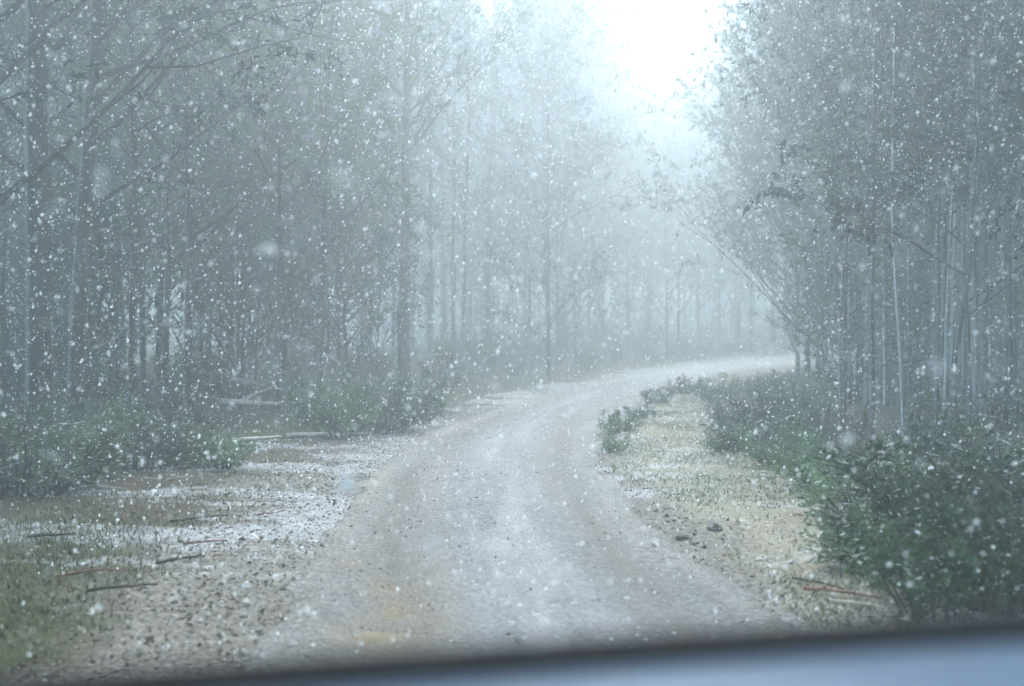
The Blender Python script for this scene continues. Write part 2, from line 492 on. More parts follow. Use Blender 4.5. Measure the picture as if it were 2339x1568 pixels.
slush = np.clip(sstep(-0.35, 0.5, strk) * (0.9 * np.exp(-((of - 0.1) / 0.42) ** 2) + 0.8 * np.exp(-((of - 1.15) / 0.16) ** 2) + 0.5 * np.exp(-((of + 1.25) / 0.15) ** 2)) + 0.75 * sstep(30, 48, af), 0, 1)
mud = np.zeros(len(rxf))
for a_, b_, r_ in ((868, 1451, 0.30), (912, 1401, 0.20), (905, 1386, 0.16), (898, 1340, 0.22), (800, 1290, 0.12), (815, 1240, 0.12)):
    x_, y_ = spot(a_, b_); mud = np.maximum(mud, np.exp(-(((rxf - x_) / r_) ** 2 + ((ryf - y_) / (r_ * 1.4)) ** 2)))
mud = np.clip(mud * (0.8 + 0.8 * rn2), 0, 1)
rut_a = np.clip((rutl + rutr) * (0.75 + 0.9 * strk), 0, 1)
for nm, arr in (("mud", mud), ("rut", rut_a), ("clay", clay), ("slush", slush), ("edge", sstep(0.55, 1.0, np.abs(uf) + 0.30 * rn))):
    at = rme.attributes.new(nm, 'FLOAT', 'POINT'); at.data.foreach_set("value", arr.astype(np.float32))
m, n, l, out = new_mat("wet_gravel_road")
tc = n.new("ShaderNodeTexCoord")
tA = noise_tex(n, l, tc.outputs["Object"], 22, 7, 0.8)
tB = noise_tex(n, l, tc.outputs["Object"], 2.2, 5, 0.7)
vo = n.new("ShaderNodeTexVoronoi"); vo.inputs["Scale"].default_value = 38; l.new(tc.outputs["Object"], vo.inputs["Vector"])
g = ramp(n, [(0.34, (0.05, 0.051, 0.05)), (0.5, (0.165, 0.168, 0.167)), (0.66, (0.38, 0.385, 0.385))]); l.new(tA.outputs["Fac"], g.inputs[0])
g2 = ramp(n, [(0.35, (0.5, 0.5, 0.5)), (0.65, (1.0, 1.0, 1.0))]); l.new(tB.outputs["Fac"], g2.inputs[0])
ml = n.new("ShaderNodeMix"); ml.data_type = 'RGBA'; ml.blend_type = 'MULTIPLY'; ml.inputs["Factor"].default_value = 0.5
l.new(g.outputs[0], ml.inputs[6]); l.new(g2.outputs[0], ml.inputs[7])
rm_ = n.new("ShaderNodeMath"); rm_.operation = "MULTIPLY"; l.new(attr("rut"), rm_.inputs[0]); rm_.inputs[1].default_value = 0.8
c = mixc(rm_.outputs[0], ml.outputs[2], (0.135, 0.118, 0.092))
c = mixc(attr("clay"), c, (0.34, 0.27, 0.165))
sm = n.new("ShaderNodeMath"); sm.operation = 'MULTIPLY'; l.new(attr("slush"), sm.inputs[0]); l.new(tB.outputs["Fac"], sm.inputs[1])
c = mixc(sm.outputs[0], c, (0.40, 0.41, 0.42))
c = mixc(attr("mud"), c, (0.20, 0.165, 0.11))
ge = ramp(n, [(0.36, (0.055, 0.053, 0.048)), (0.5, (0.175, 0.168, 0.148)), (0.66, (0.36, 0.35, 0.32))]); l.new(tA.outputs["Fac"], ge.inputs[0])
c = mixc(attr("edge"), c, ge.outputs[0])
d = n.new("ShaderNodeBsdfPrincipled")
l.new(c, d.inputs["Base Color"])
rr = n.new("ShaderNodeMapRange"); rr.inputs["To Min"].default_value = 0.55; rr.inputs["To Max"].default_value = 0.36
l.new(attr("rut"), rr.inputs["Value"]); l.new(rr.outputs[0], d.inputs["Roughness"])
bp = n.new("ShaderNodeBump"); bp.inputs["Strength"].default_value = 0.9; bp.inputs["Distance"].default_value = 0.025
ad = n.new("ShaderNodeMath"); l.new(tA.outputs["Fac"], ad.inputs[0]); l.new(vo.outputs["Distance"], ad.inputs[1])
l.new(ad.outputs[0], bp.inputs["Height"]); l.new(bp.outputs[0], d.inputs["Normal"]); l.new(d.outputs[0], out.inputs[0])
M["road"] = m
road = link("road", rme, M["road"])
tag(road, "wet grey gravel track with two wheel ruts bending away to the right", "road", kind="structure")

def road_z(x, y):
    k = np.argmin((rxf - x) ** 2 + (ryf - y) ** 2)
    return rz[k]

# ------------------------------------------------------------------ trees
def tree_meshes(name, H, r0, crown_from, n_limb, limb_len, leaf_n, seed, lean=(0, 0), elev=(25, 55), leaf=(0.13, 0.042),
                whip=0.0, bias=None, curve=None, spread=0.16, upturn=0.25, top_full=0.0, bark="bark_dark", lmat="leaf_grey", subs=5, wig=0.05):
    """trunk, branches and crown meshes of one tree"""
    g = np.random.default_rng(seed)
    n = 18
    t = np.linspace(0, 1, n)
    if curve is None:
        wx = np.cumsum(g.normal(0, wig, n)) * t; wy = np.cumsum(g.normal(0, wig, n)) * t
        px = lean[0] * t ** 1.3 + wx; py = lean[1] * t ** 1.3 + wy
    else:
        px = np.interp(t * H, [c_[0] for c_ in curve], [c_[1] for c_ in curve]); py = np.cumsum(g.normal(0, 0.02, n)) * t
    trunk = np.stack([px, py, t * H - 0.25], axis=1)
    rad = r0 * (1 - t) ** 0.75 + 0.012
    rad[0] *= 1.35
    tb = MB(); tb.tube(trunk, rad, 8)
    bb = MB(); cb = MB()
    def trunk_at(s):
        return np.array([np.interp(s, t, trunk[:, k]) for k in range(3)]), float(np.interp(s, t, rad))
    cent, dirs = [], []
    for i in range(n_limb):
        s = crown_from + (0.97 - crown_from) * (i + g.random()) / n_limb
        p, rr_ = trunk_at(s)
        az = g.random() * 2 * np.pi
        if bias is not None and g.random() < bias[1]:
            az = bias[0] + g.normal(0, 0.55)
        el = R(g.uniform(*elev))
        q = (s - crown_from) / (1 - crown_from + 1e-6)
        L = limb_len * (0.35 + top_full * q + 0.9 * (1 - q) ** 0.8) * g.uniform(0.6, 1.2)
        k = 7
        dv = np.array([math.cos(az) * math.cos(el), math.sin(az) * math.cos(el), math.sin(el)])
        pts = [p]
        for j in range(k - 1):
            dv = dv + np.array([0, 0, upturn / k]) + g.normal(0, 0.09, 3); dv /= np.linalg.norm(dv)
            pts.append(pts[-1] + dv * L / (k - 1))
        pts = np.array(pts)
        lr = max(0.007, min(0.42 * rr_, (0.011 - 0.005 * whip) * L + 0.004))
        bb.tube(pts, lr * (1 - np.linspace(0, 1, k)) ** 0.8 + 0.004, 5)
        for j in range(subs):
            u = 0.3 + 0.7 * (j + g.random()) / subs
            b0 = np.array([np.interp(u, np.linspace(0, 1, k), pts[:, c_]) for c_ in range(3)])
            ld = pts[-1] - pts[0]; ld /= np.linalg.norm(ld)
            sd_ = ld * (0.7 + whip) + g.normal(0, 0.5, 3) + np.array([0, 0, 0.15 + 0.3 * whip]); sd_ /= np.linalg.norm(sd_)
            SL = L * g.uniform(0.25, 0.5) * (1 + 0.5 * whip)
            sp = np.array([b0 + sd_ * SL * f + np.array([0, 0, 0.10 * SL * f * f]) + g.normal(0, 0.02 * SL, 3) * (f > 0) for f in (0, 0.35, 0.7, 1.0)])
            bb.tube(sp, lr * 0.45 * (1 - np.array([0, .35, .7, 1.0])) + 0.003, 3)
            m_ = int(leaf_n * g.uniform(0.4, 1.6))
            f = g.uniform(0.15, 1.08, m_)
            # leaves sit along a few twigs
            nt = 6
            tf = g.uniform(0.2, 1.0, nt); tb0 = b0 + sd_ * (SL * tf)[:, None]
            td = sd_ * 0.5 + g.normal(0, 0.7, (nt, 3)); td /= np.linalg.norm(td, axis=1)[:, None]
            tt = tb0 + td * (spread * g.uniform(1.4, 3.2, nt))[:, None]
            for w_ in range(nt):
                bb.tube(np.array([tb0[w_], tt[w_]]), np.array([0.0045, 0.0025]), 3)
            pick = g.integers(0, nt, m_); q_ = g.uniform(0.1, 1.1, m_)[:, None]
            cc = tb0[pick] * (1 - q_) + tt[pick] * q_ + g.normal(0, spread * 0.22, (m_, 3))
            cent.append(cc)
            dirs.append(td[pick] * 0.7 + g.normal(0, 0.55, (m_, 3)) + np.array([0, 0, -0.45]))
    if cent:
        cc = np.concatenate(cent); dd = np.concatenate(dirs)
        N = len(cc)
        cb.leaves(cc, leaf[0] * g.uniform(0.6, 1.3, N), leaf[1] * g.uniform(0.7, 1.4, N), dd)
    res = []
    for nm, b_, mt, smo in (("trunk", tb, M[bark], True), ("branches", bb, M[bark] if bark == "bark_dark" else M["bark_grey"], True), ("crown", cb, M[lmat], False)):
        if b_.n == 0: continue
        me = b_.mesh(name + "_" + nm, smo); me.materials.append(mt); me["height"] = float(H); res.append((nm, me))
    return res

def plant_tree(name, meshes, x, y, rot, sc, label, group=None, cat="tree"):
    e = empty(name, (x, y, gz(x, y) - 0.02), rot, sc)
    tag(e, label, cat, group)
    tr = None
    for nm, me in meshes:
        o_ = link(nm, me, None, tr if nm == "branches" else e)
        if nm == "trunk": tr = o_
    return e

def at_px(px, d):
    return (px - 1169.5) / FPX * d, d

hero_xy = []
def hero(px, d, label, group=None, rot=0.0, name="forest_tree", **kw):
    x, y = at_px(px, d)
    hero_xy.append((x, y))
    me = tree_meshes(name, seed=int(abs(px) * 7 + d), **kw)
    return plant_tree(name, me, x, y, rot, 1.0, label, group)

GL = "trees along the left side of the track"
GRT = "trees along the right side of the track"
# ---- left side, near to far
hero(88, 12.6, "thick dark trunk standing second in from the left edge, fine twigs low down", GL, H=19, r0=0.16, crown_from=0.2, n_limb=34, limb_len=3.0, leaf_n=54, lean=(0.3, 0), bark="bark_dark", lmat="leaf_dark")
hero(168, 13.6, "dark leaning trunk near the left edge with long limbs arching up towards the road", GL, H=19, r0=0.115, crown_from=0.18, n_limb=34, limb_len=3.6, leaf_n=60, lean=(1.2, 0.3), elev=(25, 50), bias=(0.2, 0.55), bark="bark_dark", lmat="leaf_grey")
hero(-30, 10.5, "dark trunk cut by the left edge of the view, nearest tree on that side", GL, H=17, r0=0.0884, crown_from=0.15, n_limb=30, limb_len=3.0, leaf_n=54, bark="bark_dark", lmat="leaf_dark")
hero(300, 16.0, "slim dark trunk just behind the leaning left tree, half hidden by leaves", GL, H=15, r0=0.0476, crown_from=0.2, n_limb=28, limb_len=2.3, leaf_n=66, bark="bark_dark", lmat="leaf_grey")
hero(430, 17.2, "slender dark trunk rising behind the pale snow-dusted bank on the left", GL, H=14, r0=0.0578, crown_from=0.22, n_limb=30, limb_len=2.8, leaf_n=75, bark="bark_dark", lmat="leaf_olive")
hero(545, 19.5, "young tree with yellowish green crown between slender trunk and pinkish trunk", GL, H=10, r0=0.0408, crown_from=0.2, n_limb=30, limb_len=2.6, leaf_n=90, bark="bark_grey", lmat="leaf_olive")
hero(635, 18.6, "thin pinkish-brown trunk on the left with pale fallen timber at its foot", GL, H=13, r0=0.051, crown_from=0.3, n_limb=28, limb_len=2.8, leaf_n=82, bark="bark_dark", lmat="leaf_olive")
hero(735, 20.5, "slim trunk just right of the pinkish trunk, olive leaves above", GL, H=12, r0=0.051, crown_from=0.28, n_limb=28, limb_len=2.6, leaf_n=82, bark="bark_dark", lmat="leaf_olive")
hero(845, 29.0, "misty thin tree halfway along the left roadside", GL, H=18, r0=0.0575, crown_from=0.28, n_limb=26, limb_len=3.1, leaf_n=72, bark="bark_grey", lmat="leaf_grey")
hero(930, 35.0, "grey misty trunk, first of the close trio left of the tallest bare trunk", GL, H=21, r0=0.0898, crown_from=0.42, n_limb=28, limb_len=3.6, leaf_n=66, bark="bark_dark", lmat="leaf_grey")
hero(983, 39.0, "grey misty trunk, middle of the close trio left of the tallest bare trunk", GL, H=24, r0=0.119, crown_from=0.45, n_limb=28, limb_len=3.6, leaf_n=66, bark="bark_dark", lmat="leaf_grey")
hero(1035, 37.0, "grey misty trunk, last of the close trio left of the tallest bare trunk", GL, H=19, r0=0.0764, crown_from=0.35, n_limb=26, limb_len=3.1, leaf_n=66, bark="bark_dark", lmat="leaf_grey")
hero(1112, 43.0, "tall straight bare trunk standing out darkest in the middle of the mist", GL, H=28, r0=0.205, crown_from=0.5, n_limb=30, limb_len=4.3, leaf_n=72, lean=(0.8, 0), bark="bark_dark", lmat="leaf_grey", wig=0.02)
hero(1200, 52.0, "faint leaning trunk right of the tallest bare trunk", GL, H=25, r0=0.128, crown_from=0.45, n_limb=28, limb_len=4.1, leaf_n=69, lean=(1.5, 0), bark="bark_dark", lmat="leaf_grey")
hero(1280, 62.0, "faint upright trunk left of the bright gap over the road", GL, H=28, r0=0.167, crown_from=0.4, n_limb=30, limb_len=4.1, leaf_n=69, bark="bark_dark", lmat="leaf_grey")
hero(1375, 75.0, "very faint trunk below the bright gap over the road", GL, H=22, r0=0.176, crown_from=0.4, n_limb=30, limb_len=3.6, leaf_n=69, bark="bark_dark", lmat="leaf_grey")
# ---- right side
WH = dict(whip=0.7, elev=(42, 66), upturn=0.1, subs=6)
hero(1822, 33.0, "tree at the bend whose bare whippy branches sweep out over the road", GRT, H=15, r0=0.0598, crown_from=0.06, n_limb=52, limb_len=4.2, leaf_n=78, bias=(math.pi, 0.75), bark="bark_dark", lmat="leaf_grey", **WH)
hero(1885, 28.0, "dense tree behind the bend tree, fine branches fanning up towards the gap", GRT, H=16, r0=0.0544, crown_from=0.06, n_limb=52, limb_len=4.2, leaf_n=78, bias=(math.pi, 0.7), bark="bark_dark", lmat="leaf_grey", **WH)
hero(1937, 24.0, "pale slim trunk, first of the pale poles right of the bend", GRT, H=15, r0=0.0299, crown_from=0.2, n_limb=30, limb_len=3.6, leaf_n=51, bias=(math.pi, 0.5), bark="bark_pale", lmat="leaf_grey", **WH)
hero(1968, 25.5, "dark slim pole between two pale poles right of the bend", GRT, H=14, r0=0.0326, crown_from=0.21, n_limb=26, limb_len=3.0, leaf_n=51, bias=(math.pi, 0.4), bark="bark_dark", lmat="leaf_grey", **WH)
hero(2022, 20.0, "tall pale pole streaked with snow rising high on the right", GRT, H=14, r0=0.0299, crown_from=0.23, n_limb=26, limb_len=2.8, leaf_n=48, bark="bark_pale", lmat="leaf_grey", lean=(-0.2, 0), **WH)
hero(2066, 14.8, "thin pale stem kinked near its foot, in front of the right shrubs", GRT, H=9, r0=0.0152, crown_from=0.33, n_limb=14, limb_len=1.6, leaf_n=33, bark="bark_pale", lmat="leaf_grey", curve=[(0, 0), (1.2, -0.05), (3.5, -0.18), (9, -0.1)])
hero(2138, 15.5, "dark trunk of the close pair on the right, snow along one side", GRT, H=11, r0=0.0381, crown_from=0.27, n_limb=24, limb_len=2.2, leaf_n=51, bark="bark_dark", lmat="leaf_dark", lean=(0.15, 0))
hero(2158, 16.0, "pale trunk of the close pair on the right", GRT, H=11, r0=0.0245, crown_from=0.29, n_limb=18, limb_len=2.0, leaf_n=45, bark="bark_pale", lmat="leaf_grey", lean=(0.2, 0))
hero(2182, 14.2, "dark crooked trunk on the right that forks towards the right edge", GRT, H=8.5, r0=0.0326, crown_from=0.21, n_limb=16, limb_len=2.4, leaf_n=60, bark="bark_dark", lmat="leaf_dark", bias=(0.0, 0.6),
     curve=[(0, -0.1), (1.6, 0.0), (3.2, 0.28), (4.4, 0.35), (5.2, 0.75), (8.5, 1.2)])
hero(2215, 12.8, "small dark-leaved tree whose crown darkens the upper right corner", GRT, H=7.6, r0=0.0245, crown_from=0.33, n_limb=22, limb_len=1.7, leaf_n=90, bark="bark_dark", lmat="leaf_dark", lean=(-0.1, 0))
hero(2252, 21.0, "straight dark pole near the right edge, left of two others", GRT, H=15, r0=0.0435, crown_from=0.29, n_limb=24, limb_len=2.4, leaf_n=51, bark="bark_dark", lmat="leaf_grey")
hero(2285, 23.0, "straight dark pole near the right edge, between two others", GRT, H=15, r0=0.049, crown_from=0.29, n_limb=24, limb_len=2.4, leaf_n=51, bark="bark_dark", lmat="leaf_grey")
hero(2318, 19.5, "straight dark pole right beside the right edge", GRT, H=14, r0=0.0381, crown_from=0.27, n_limb=24, limb_len=2.4, leaf_n=51, bark="bark_dark", lmat="leaf_dark")

# ---- the forest behind: copies of a few kinds
LOOK = {}
far_kinds = [
    tree_meshes("misty_tree", H=20, r0=0.11, crown_from=0.14, n_limb=36, limb_len=4.2, leaf_n=24, seed=501, bark="bark_dark", lmat="leaf_grey", leaf=(0.21, 0.055), spread=0.28),
    tree_meshes("misty_tree", H=17, r0=0.09, crown_from=0.08, n_limb=36, limb_len=4.0, leaf_n=26, seed=502, bark="bark_dark", lmat="leaf_olive", leaf=(0.21, 0.055), spread=0.28),
    tree_meshes("misty_tree", H=23, r0=0.13, crown_from=0.25, n_limb=36, limb_len=4.2, leaf_n=24, seed=503, bark="bark_dark", lmat="leaf_grey", leaf=(0.21, 0.055), spread=0.28),
    tree_meshes("misty_tree", H=13, r0=0.08, crown_from=0.06, n_limb=36, limb_len=3.6, leaf_n=26, seed=504, bark="bark_dark", lmat="leaf_dark", leaf=(0.21, 0.055), spread=0.28),
]
broad_crown = tree_meshes("misty_tree", H=20, r0=0.12, crown_from=0.2, n_limb=60, limb_len=5.4, leaf_n=30, seed=511, bark="bark_dark", lmat="leaf_grey", leaf=(0.2, 0.055), spread=0.34, top_full=0.45)
for ms_, w_ in zip(far_kinds, ("slim grey-leaved tree", "olive-leaved tree", "tall bare-stemmed tree", "short dark bushy tree")): LOOK[id(ms_)] = w_
kinds = [
    tree_meshes("misty_tree", H=20, r0=0.0884, crown_from=0.22, n_limb=34, limb_len=3.2, leaf_n=42, seed=101, bark="bark_dark", lmat="leaf_grey", leaf=(0.14, 0.036)),
    tree_meshes("misty_tree", H=17, r0=0.068, crown_from=0.15, n_limb=34, limb_len=3.0, leaf_n=46, seed=102, bark="bark_dark", lmat="leaf_olive", leaf=(0.14, 0.036)),
    tree_meshes("misty_tree", H=23, r0=0.109, crown_from=0.35, n_limb=34, limb_len=3.6, leaf_n=44, seed=103, bark="bark_dark", lmat="leaf_grey", leaf=(0.15, 0.038)),
    tree_meshes("misty_tree", H=13, r0=0.0544, crown_from=0.08, n_limb=34, limb_len=2.8, leaf_n=46, seed=104, bark="bark_dark", lmat="leaf_dark", leaf=(0.14, 0.036)),
    tree_meshes("misty_tree", H=18, r0=0.0748, crown_from=0.28, n_limb=30, limb_len=3.0, leaf_n=42, seed=105, bark="bark_grey", lmat="leaf_grey", leaf=(0.14, 0.036)),
]
poles = [
    tree_meshes("pole_tree", H=15, r0=0.0408, crown_from=0.2, n_limb=36, limb_len=2.4, leaf_n=40, seed=201, bark="bark_dark", lmat="leaf_grey", whip=0.6, elev=(40, 65)),
    tree_meshes("pole_tree", H=13, r0=0.0306, crown_from=0.24, n_limb=34, limb_len=2.2, leaf_n=40, seed=202, bark="bark_pale", lmat="leaf_grey", whip=0.6, elev=(40, 65)),
    tree_meshes("pole_tree", H=16, r0=0.0476, crown_from=0.22, n_limb=36, limb_len=2.4, leaf_n=40, seed=203, bark="bark_grey", lmat="leaf_dark", whip=0.6, elev=(40, 65)),
]
for ms_, w_ in zip(kinds, ("slim grey-leaved tree", "olive-leaved tree", "tall bare-stemmed tree", "short dark bushy tree", "pale-stemmed leafy tree")): LOOK[id(ms_)] = w_
for ms_, w_ in zip(poles, ("dark slim pole", "pale slim pole", "grey slim pole")): LOOK[id(ms_)] = w_
saplings = [
    tree_meshes("young_tree", H=6.5, r0=0.035, crown_from=0.12, n_limb=34, limb_len=1.9, leaf_n=34, seed=401, bark="bark_grey", lmat="leaf_olive", leaf=(0.10, 0.026), spread=0.2),
    tree_meshes("young_tree", H=5.0, r0=0.03, crown_from=0.1, n_limb=30, limb_len=1.7, leaf_n=34, seed=402, bark="bark_dark", lmat="leaf_grey", leaf=(0.10, 0.026), spread=0.2),
    tree_meshes("young_tree", H=8.0, r0=0.04, crown_from=0.15, n_limb=36, limb_len=2.1, leaf_n=36, seed=403, bark="bark_dark", lmat="leaf_olive", leaf=(0.10, 0.026), spread=0.2),
]
for ms_, w_ in zip(saplings, ("olive young tree", "small grey young tree", "taller olive young tree")): LOOK[id(ms_)] = w_
placed = list(hero_xy)
def relabel(items, phrase):
    """items: (object, look, x, y). Say which one: its look and the roadside thing it stands behind; nearer / farther where two share that"""
    by = {}
    for o_, look, x_, y_ in items:
        u_ = 1169.5 + FPX * x_ / (y_ if abs(y_) > 0.1 else 0.1)
        lm = min(phrase, key=lambda p: abs(p[0] - u_))[1]
        by.setdefault((look, lm), []).append((y_, o_))
    for (look, lm), L_ in by.items():
        L_.sort(key=lambda t_: t_[0])
        words = {1: [""], 2: ["nearer ", "farther "], 3: ["near ", "middle ", "far "]}.get(len(L_), [""] * len(L_))
        if len(L_) > 3:
            L_.sort(key=lambda t_: t_[1].location.x / max(t_[1].location.y, 0.1))
            words = [w_ + " from left, " for w_ in "first second third fourth fifth sixth seventh eighth ninth tenth eleventh twelfth thirteenth fourteenth fifteenth".split()[:len(L_)]]
            words += [""] * (len(L_) - len(words))
        for w_, (_, o_) in zip(words, L_):
            o_["label"] = w_ + look + " " + lm
def scatter_forest(count, xr, yr, mind, test, pick, name, label, group, sc=(0.8, 1.25)):
    items = []
    k = 0; tries = 0
    while k < count and tries < count * 60:
        tries += 1
        x = rng.uniform(*xr); y = rng.uniform(*yr)
        if not test(x, y): continue
        if any((x - a) ** 2 + (y - b) ** 2 < mind * mind for a, b in placed): continue
        placed.append((x, y)); k += 1
        ms_ = pick[int(rng.integers(len(pick)))]
        s_ = rng.uniform(*sc); u_ = 1169.5 + FPX * x / max(y, 0.1)
        if 1300 < u_ < 1740:
            top = 60 + 150 * math.exp(-((u_ - 1490) / 95.0) ** 2) + rng.uniform(-40, 90)       # crowns ahead stay below the bright gap
            s_ = min(s_, max(0.3, ((784 - top) / FPX * y + 1.5 - gz(x, y)) / ms_[0][1]["height"]))
        o_ = plant_tree(name, ms_, x, y, rng.uniform(0, 6.28), s_, "tree in the wood", group)
        items.append((o_, LOOK[id(ms_)], x, y))
    relabel(items, label)

def in_left(x, y, off=0.8):
    return polydist_left(np.array([x]), np.array([y]), left_foot)[0] > off and road_dist([x], [y])[0][0] > 2.0 and road_dist([x], [y])[1][0] > 0
def in_right(x, y, off=0.6):
    return polydist_left(np.array([x]), np.array([y]), right_foot)[0] < -off and road_dist([x], [y])[0][0] > 1.6 and road_dist([x], [y])[1][0] < 0
def seen(x, y, m_=0.62):
    return abs(x) < m_ * y + 2

scatter_forest(46, (-24, 2), (13, 38), 1.6, lambda x, y: in_left(x, y, 1.4) and seen(x, y), kinds[:2] + kinds[3:] + poles[:1], "forest_tree",
               [(88, "behind the thick dark trunk near the left edge"), (168, "behind the leaning dark trunk on the left"), (300, "behind the slim dark trunk on the left"), (430, "behind the slender trunk above the pale bank log"), (545, "behind the yellowish green young tree"), (635, "behind the thin pinkish-brown trunk"), (735, "behind the slim trunk beside the pinkish one"), (845, "behind the thin tree halfway along the left"), (983, "behind the trio of misty trunks"), (1112, "behind the tallest bare trunk")], "trees deep in the left wood")
scatter_forest(26, (-14, 3), (13.5, 30), 1.1, lambda x, y: in_left(x, y, 3.0) and not in_left(x, y, 9.0) and seen(x, y) and x < -0.13 * y, saplings, "young_tree",
               [(88, "beside the thick dark trunk near the left edge"), (168, "beside the leaning dark trunk on the left"), (300, "beside the slim dark trunk on the left"), (430, "beside the slender trunk above the pale bank log"), (545, "beside the yellowish green young tree"), (635, "beside the thin pinkish-brown trunk"), (735, "beside the slim trunk next to the pinkish one"), (845, "beside the thin tree halfway along the left"), (983, "beside the trio of misty trunks"), (1112, "beside the tallest bare trunk")], "young leafy trees among the left trunks")
scatter_forest(56, (-40, 45), (36, 100), 2.6, lambda x, y: in_left(x, y, 1.0) and seen(x, y, 0.5), far_kinds, "misty_tree",
               [(300, "faint far behind the left edge trees"), (700, "faint far behind the pinkish trunk"), (985, "faint far behind the trio of trunks"), (1112, "faint far behind the tallest bare trunk"), (1280, "faint in snow left of the bright gap"), (1450, "faint in snow straight under the bright gap"), (1600, "faint in snow right under the bright gap"), (1740, "faint in snow above the bend in the track")], "faint far trees in the snowfall")
scatter_forest(44, (-12, 6), (38, 90), 1.9, lambda x, y: in_left(x, y, 0.8) and -0.16 * y < x < 0.07 * y, far_kinds, "misty_tree",
               [(830, "dim behind the thin tree halfway along"), (930, "dim behind the first trio trunk"), (983, "dim behind the middle trio trunk"), (1040, "dim behind the last trio trunk"), (1112, "dim behind the tallest bare trunk"), (1200, "dim behind the faint leaning trunk"), (1290, "dim behind the gap's left rim")], "misty trees behind the trio of trunks")
scatter_forest(84, (0, 44), (46, 118), 2.2, lambda x, y: in_left(x, y, 0.8) and 0.0 < x < 0.34 * y, far_kinds, "misty_tree",
               [(1200, "fading in the mist right of the tallest bare trunk"), (1290, "in mist ahead, left of the bright gap"), (1370, "in mist ahead under the left of the gap"), (1450, "in mist ahead under the middle of the gap"), (1530, "in mist ahead under the right of the gap"), (1610, "in mist ahead left of the bend tree"), (1690, "in mist ahead above the far track"), (1780, "in mist ahead beside the bend tree"), (1900, "in mist ahead behind the bend tree")], "faint trees straight ahead beyond the bend")
scatter_forest(66, (5, 20), (14, 34), 0.7, lambda x, y: in_right(x, y, 0.9) and seen(x, y) and x > 0.31 * y, poles, "pole_tree",
               [(1822, "behind the tree at the bend"), (1937, "behind the first pale pole on the right"), (2022, "behind the tall snow-streaked pale pole"), (2066, "behind the kinked pale stem"), (2150, "behind the close pair of trunks on the right"), (2190, "behind the crooked forked trunk"), (2252, "behind the left of the three straight dark poles"), (2318, "behind the straight dark pole at the right edge")], "close stand of poles in the right wood")
scatter_forest(40, (6, 42), (22, 62), 1.7, lambda x, y: in_right(x, y, 1.2) and seen(x, y) and x > 0.30 * y, far_kinds, "forest_tree",
               [(1822, "deep in the wood behind the tree at the bend"), (1950, "deep in the wood behind the first pale poles"), (2066, "deep in the wood behind the kinked pale stem"), (2160, "deep in the wood behind the close pair of trunks"), (2300, "deep in the wood behind the right edge poles")], "bushy trees deep in the right wood")

scatter_forest(16, (-16, -5.2), (-14, 6.5), 2.2, lambda x, y: abs(x) > 0.62 * max(y, 0) + 3.2, kinds[:2] + kinds[3:], "unseen_shade_tree",  # added outside the view to darken the haze and ground near the car
               [(0, "added unseen beside the track for shade, left")], "unseen shade trees added left of the car")
scatter_forest(16, (4.8, 15), (-14, 5.5), 2.2, lambda x, y: abs(x) > 0.62 * max(y, 0) + 2.6, kinds[:2] + kinds[3:], "unseen_shade_tree",  # same on the right: unseen trees added for their shade
               [(0, "added unseen beside the track for shade, right")], "unseen shade trees added right of the car")

GF = "misty trees flanking the bright gap"
for j_, (u_, d_, top_, kd, lb) in enumerate((
        (1205, 50, -90, 0, "misty tree filling the canopy right of the tallest bare trunk"),
        (1250, 56, -80, 4, "broad misty tree second right of the tallest bare trunk"),
        (1290, 52, -60, 1, "misty olive tree two trees left of the bright gap"),
        (1322, 58, -40, 4, "broad misty tree at the left rim of the bright gap"),
        (1365, 64, 20, 4, "broad misty tree under the left rim of the bright gap"),
        (1410, 70, 120, 1, "shorter misty tree directly under the left half of the bright gap"),
        (1590, 82, 150, 1, "shorter misty tree directly under the right half of the bright gap"),
        (1635, 78, 70, 4, "broad misty tree under the right rim of the bright gap"),
        (1680, 74, 10, 4, "broad misty tree at the right rim of the bright gap"),
        (1720, 70, -40, 2, "misty tall tree just right of the bright gap"),
        (1765, 66, -60, 4, "broad misty tree right of the gap, beside the bend tree's crown"))):
    kinds_ = far_kinds + [broad_crown]
    x, y = at_px(u_, d_)
    placed.append((x, y))
    plant_tree("misty_tree", kinds_[kd], x, y, 1.7 * j_, ((784 - top_) / FPX * d_ + 1.5 - gz(x, y)) / kinds_[kd][0][1]["height"], lb, GF)

scatter_forest(46, (8, 40), (24, 64), 1.3, lambda x, y: in_right(x, y, 1.6) and seen(x, y, 0.56) and x > 0.29 * y, [far_kinds[3], far_kinds[1]], "forest_tree",
               [(1850, "filling in behind the tree at the bend"), (1950, "filling in behind the first pale poles"), (2030, "filling in behind the snow-streaked pole"), (2100, "filling in behind the kinked stem"), (2170, "filling in behind the close pair"), (2250, "filling in behind the forked trunk"), (2330, "filling in behind the edge poles")], "low leafy trees filling the right wood", sc=(0.6, 1.0))

scatter_forest(20, (5, 18), (15, 31), 0.8, lambda x, y: in_right(x, y, 0.9) and seen(x, y, 0.56) and x > 0.31 * y, saplings, "young_tree",
               [(1860, "under the tree at the bend"), (1950, "among the first pale poles"), (2030, "by the tall snow-streaked pole"), (2100, "by the kinked pale stem"), (2170, "by the close pair of trunks on the right"), (2250, "by the crooked forked trunk"), (2330, "by the poles at the right edge")], "young leafy trees among the right poles", sc=(0.55, 0.85))
for u_, d_, sc_, lb in ((1128, 50, 0.8, "low misty tree just right of the tallest bare trunk's foot"), (1150, 57, 0.9, "second low misty tree right of the tallest bare trunk's foot"), (1085, 54, 0.85, "low misty tree just left of the tallest bare trunk's foot")):
    x, y = at_px(u_, d_)
    plant_tree("misty_tree", far_kinds[3], x, y, u_ * 0.1, sc_, lb, "low misty trees around the tallest bare trunk")

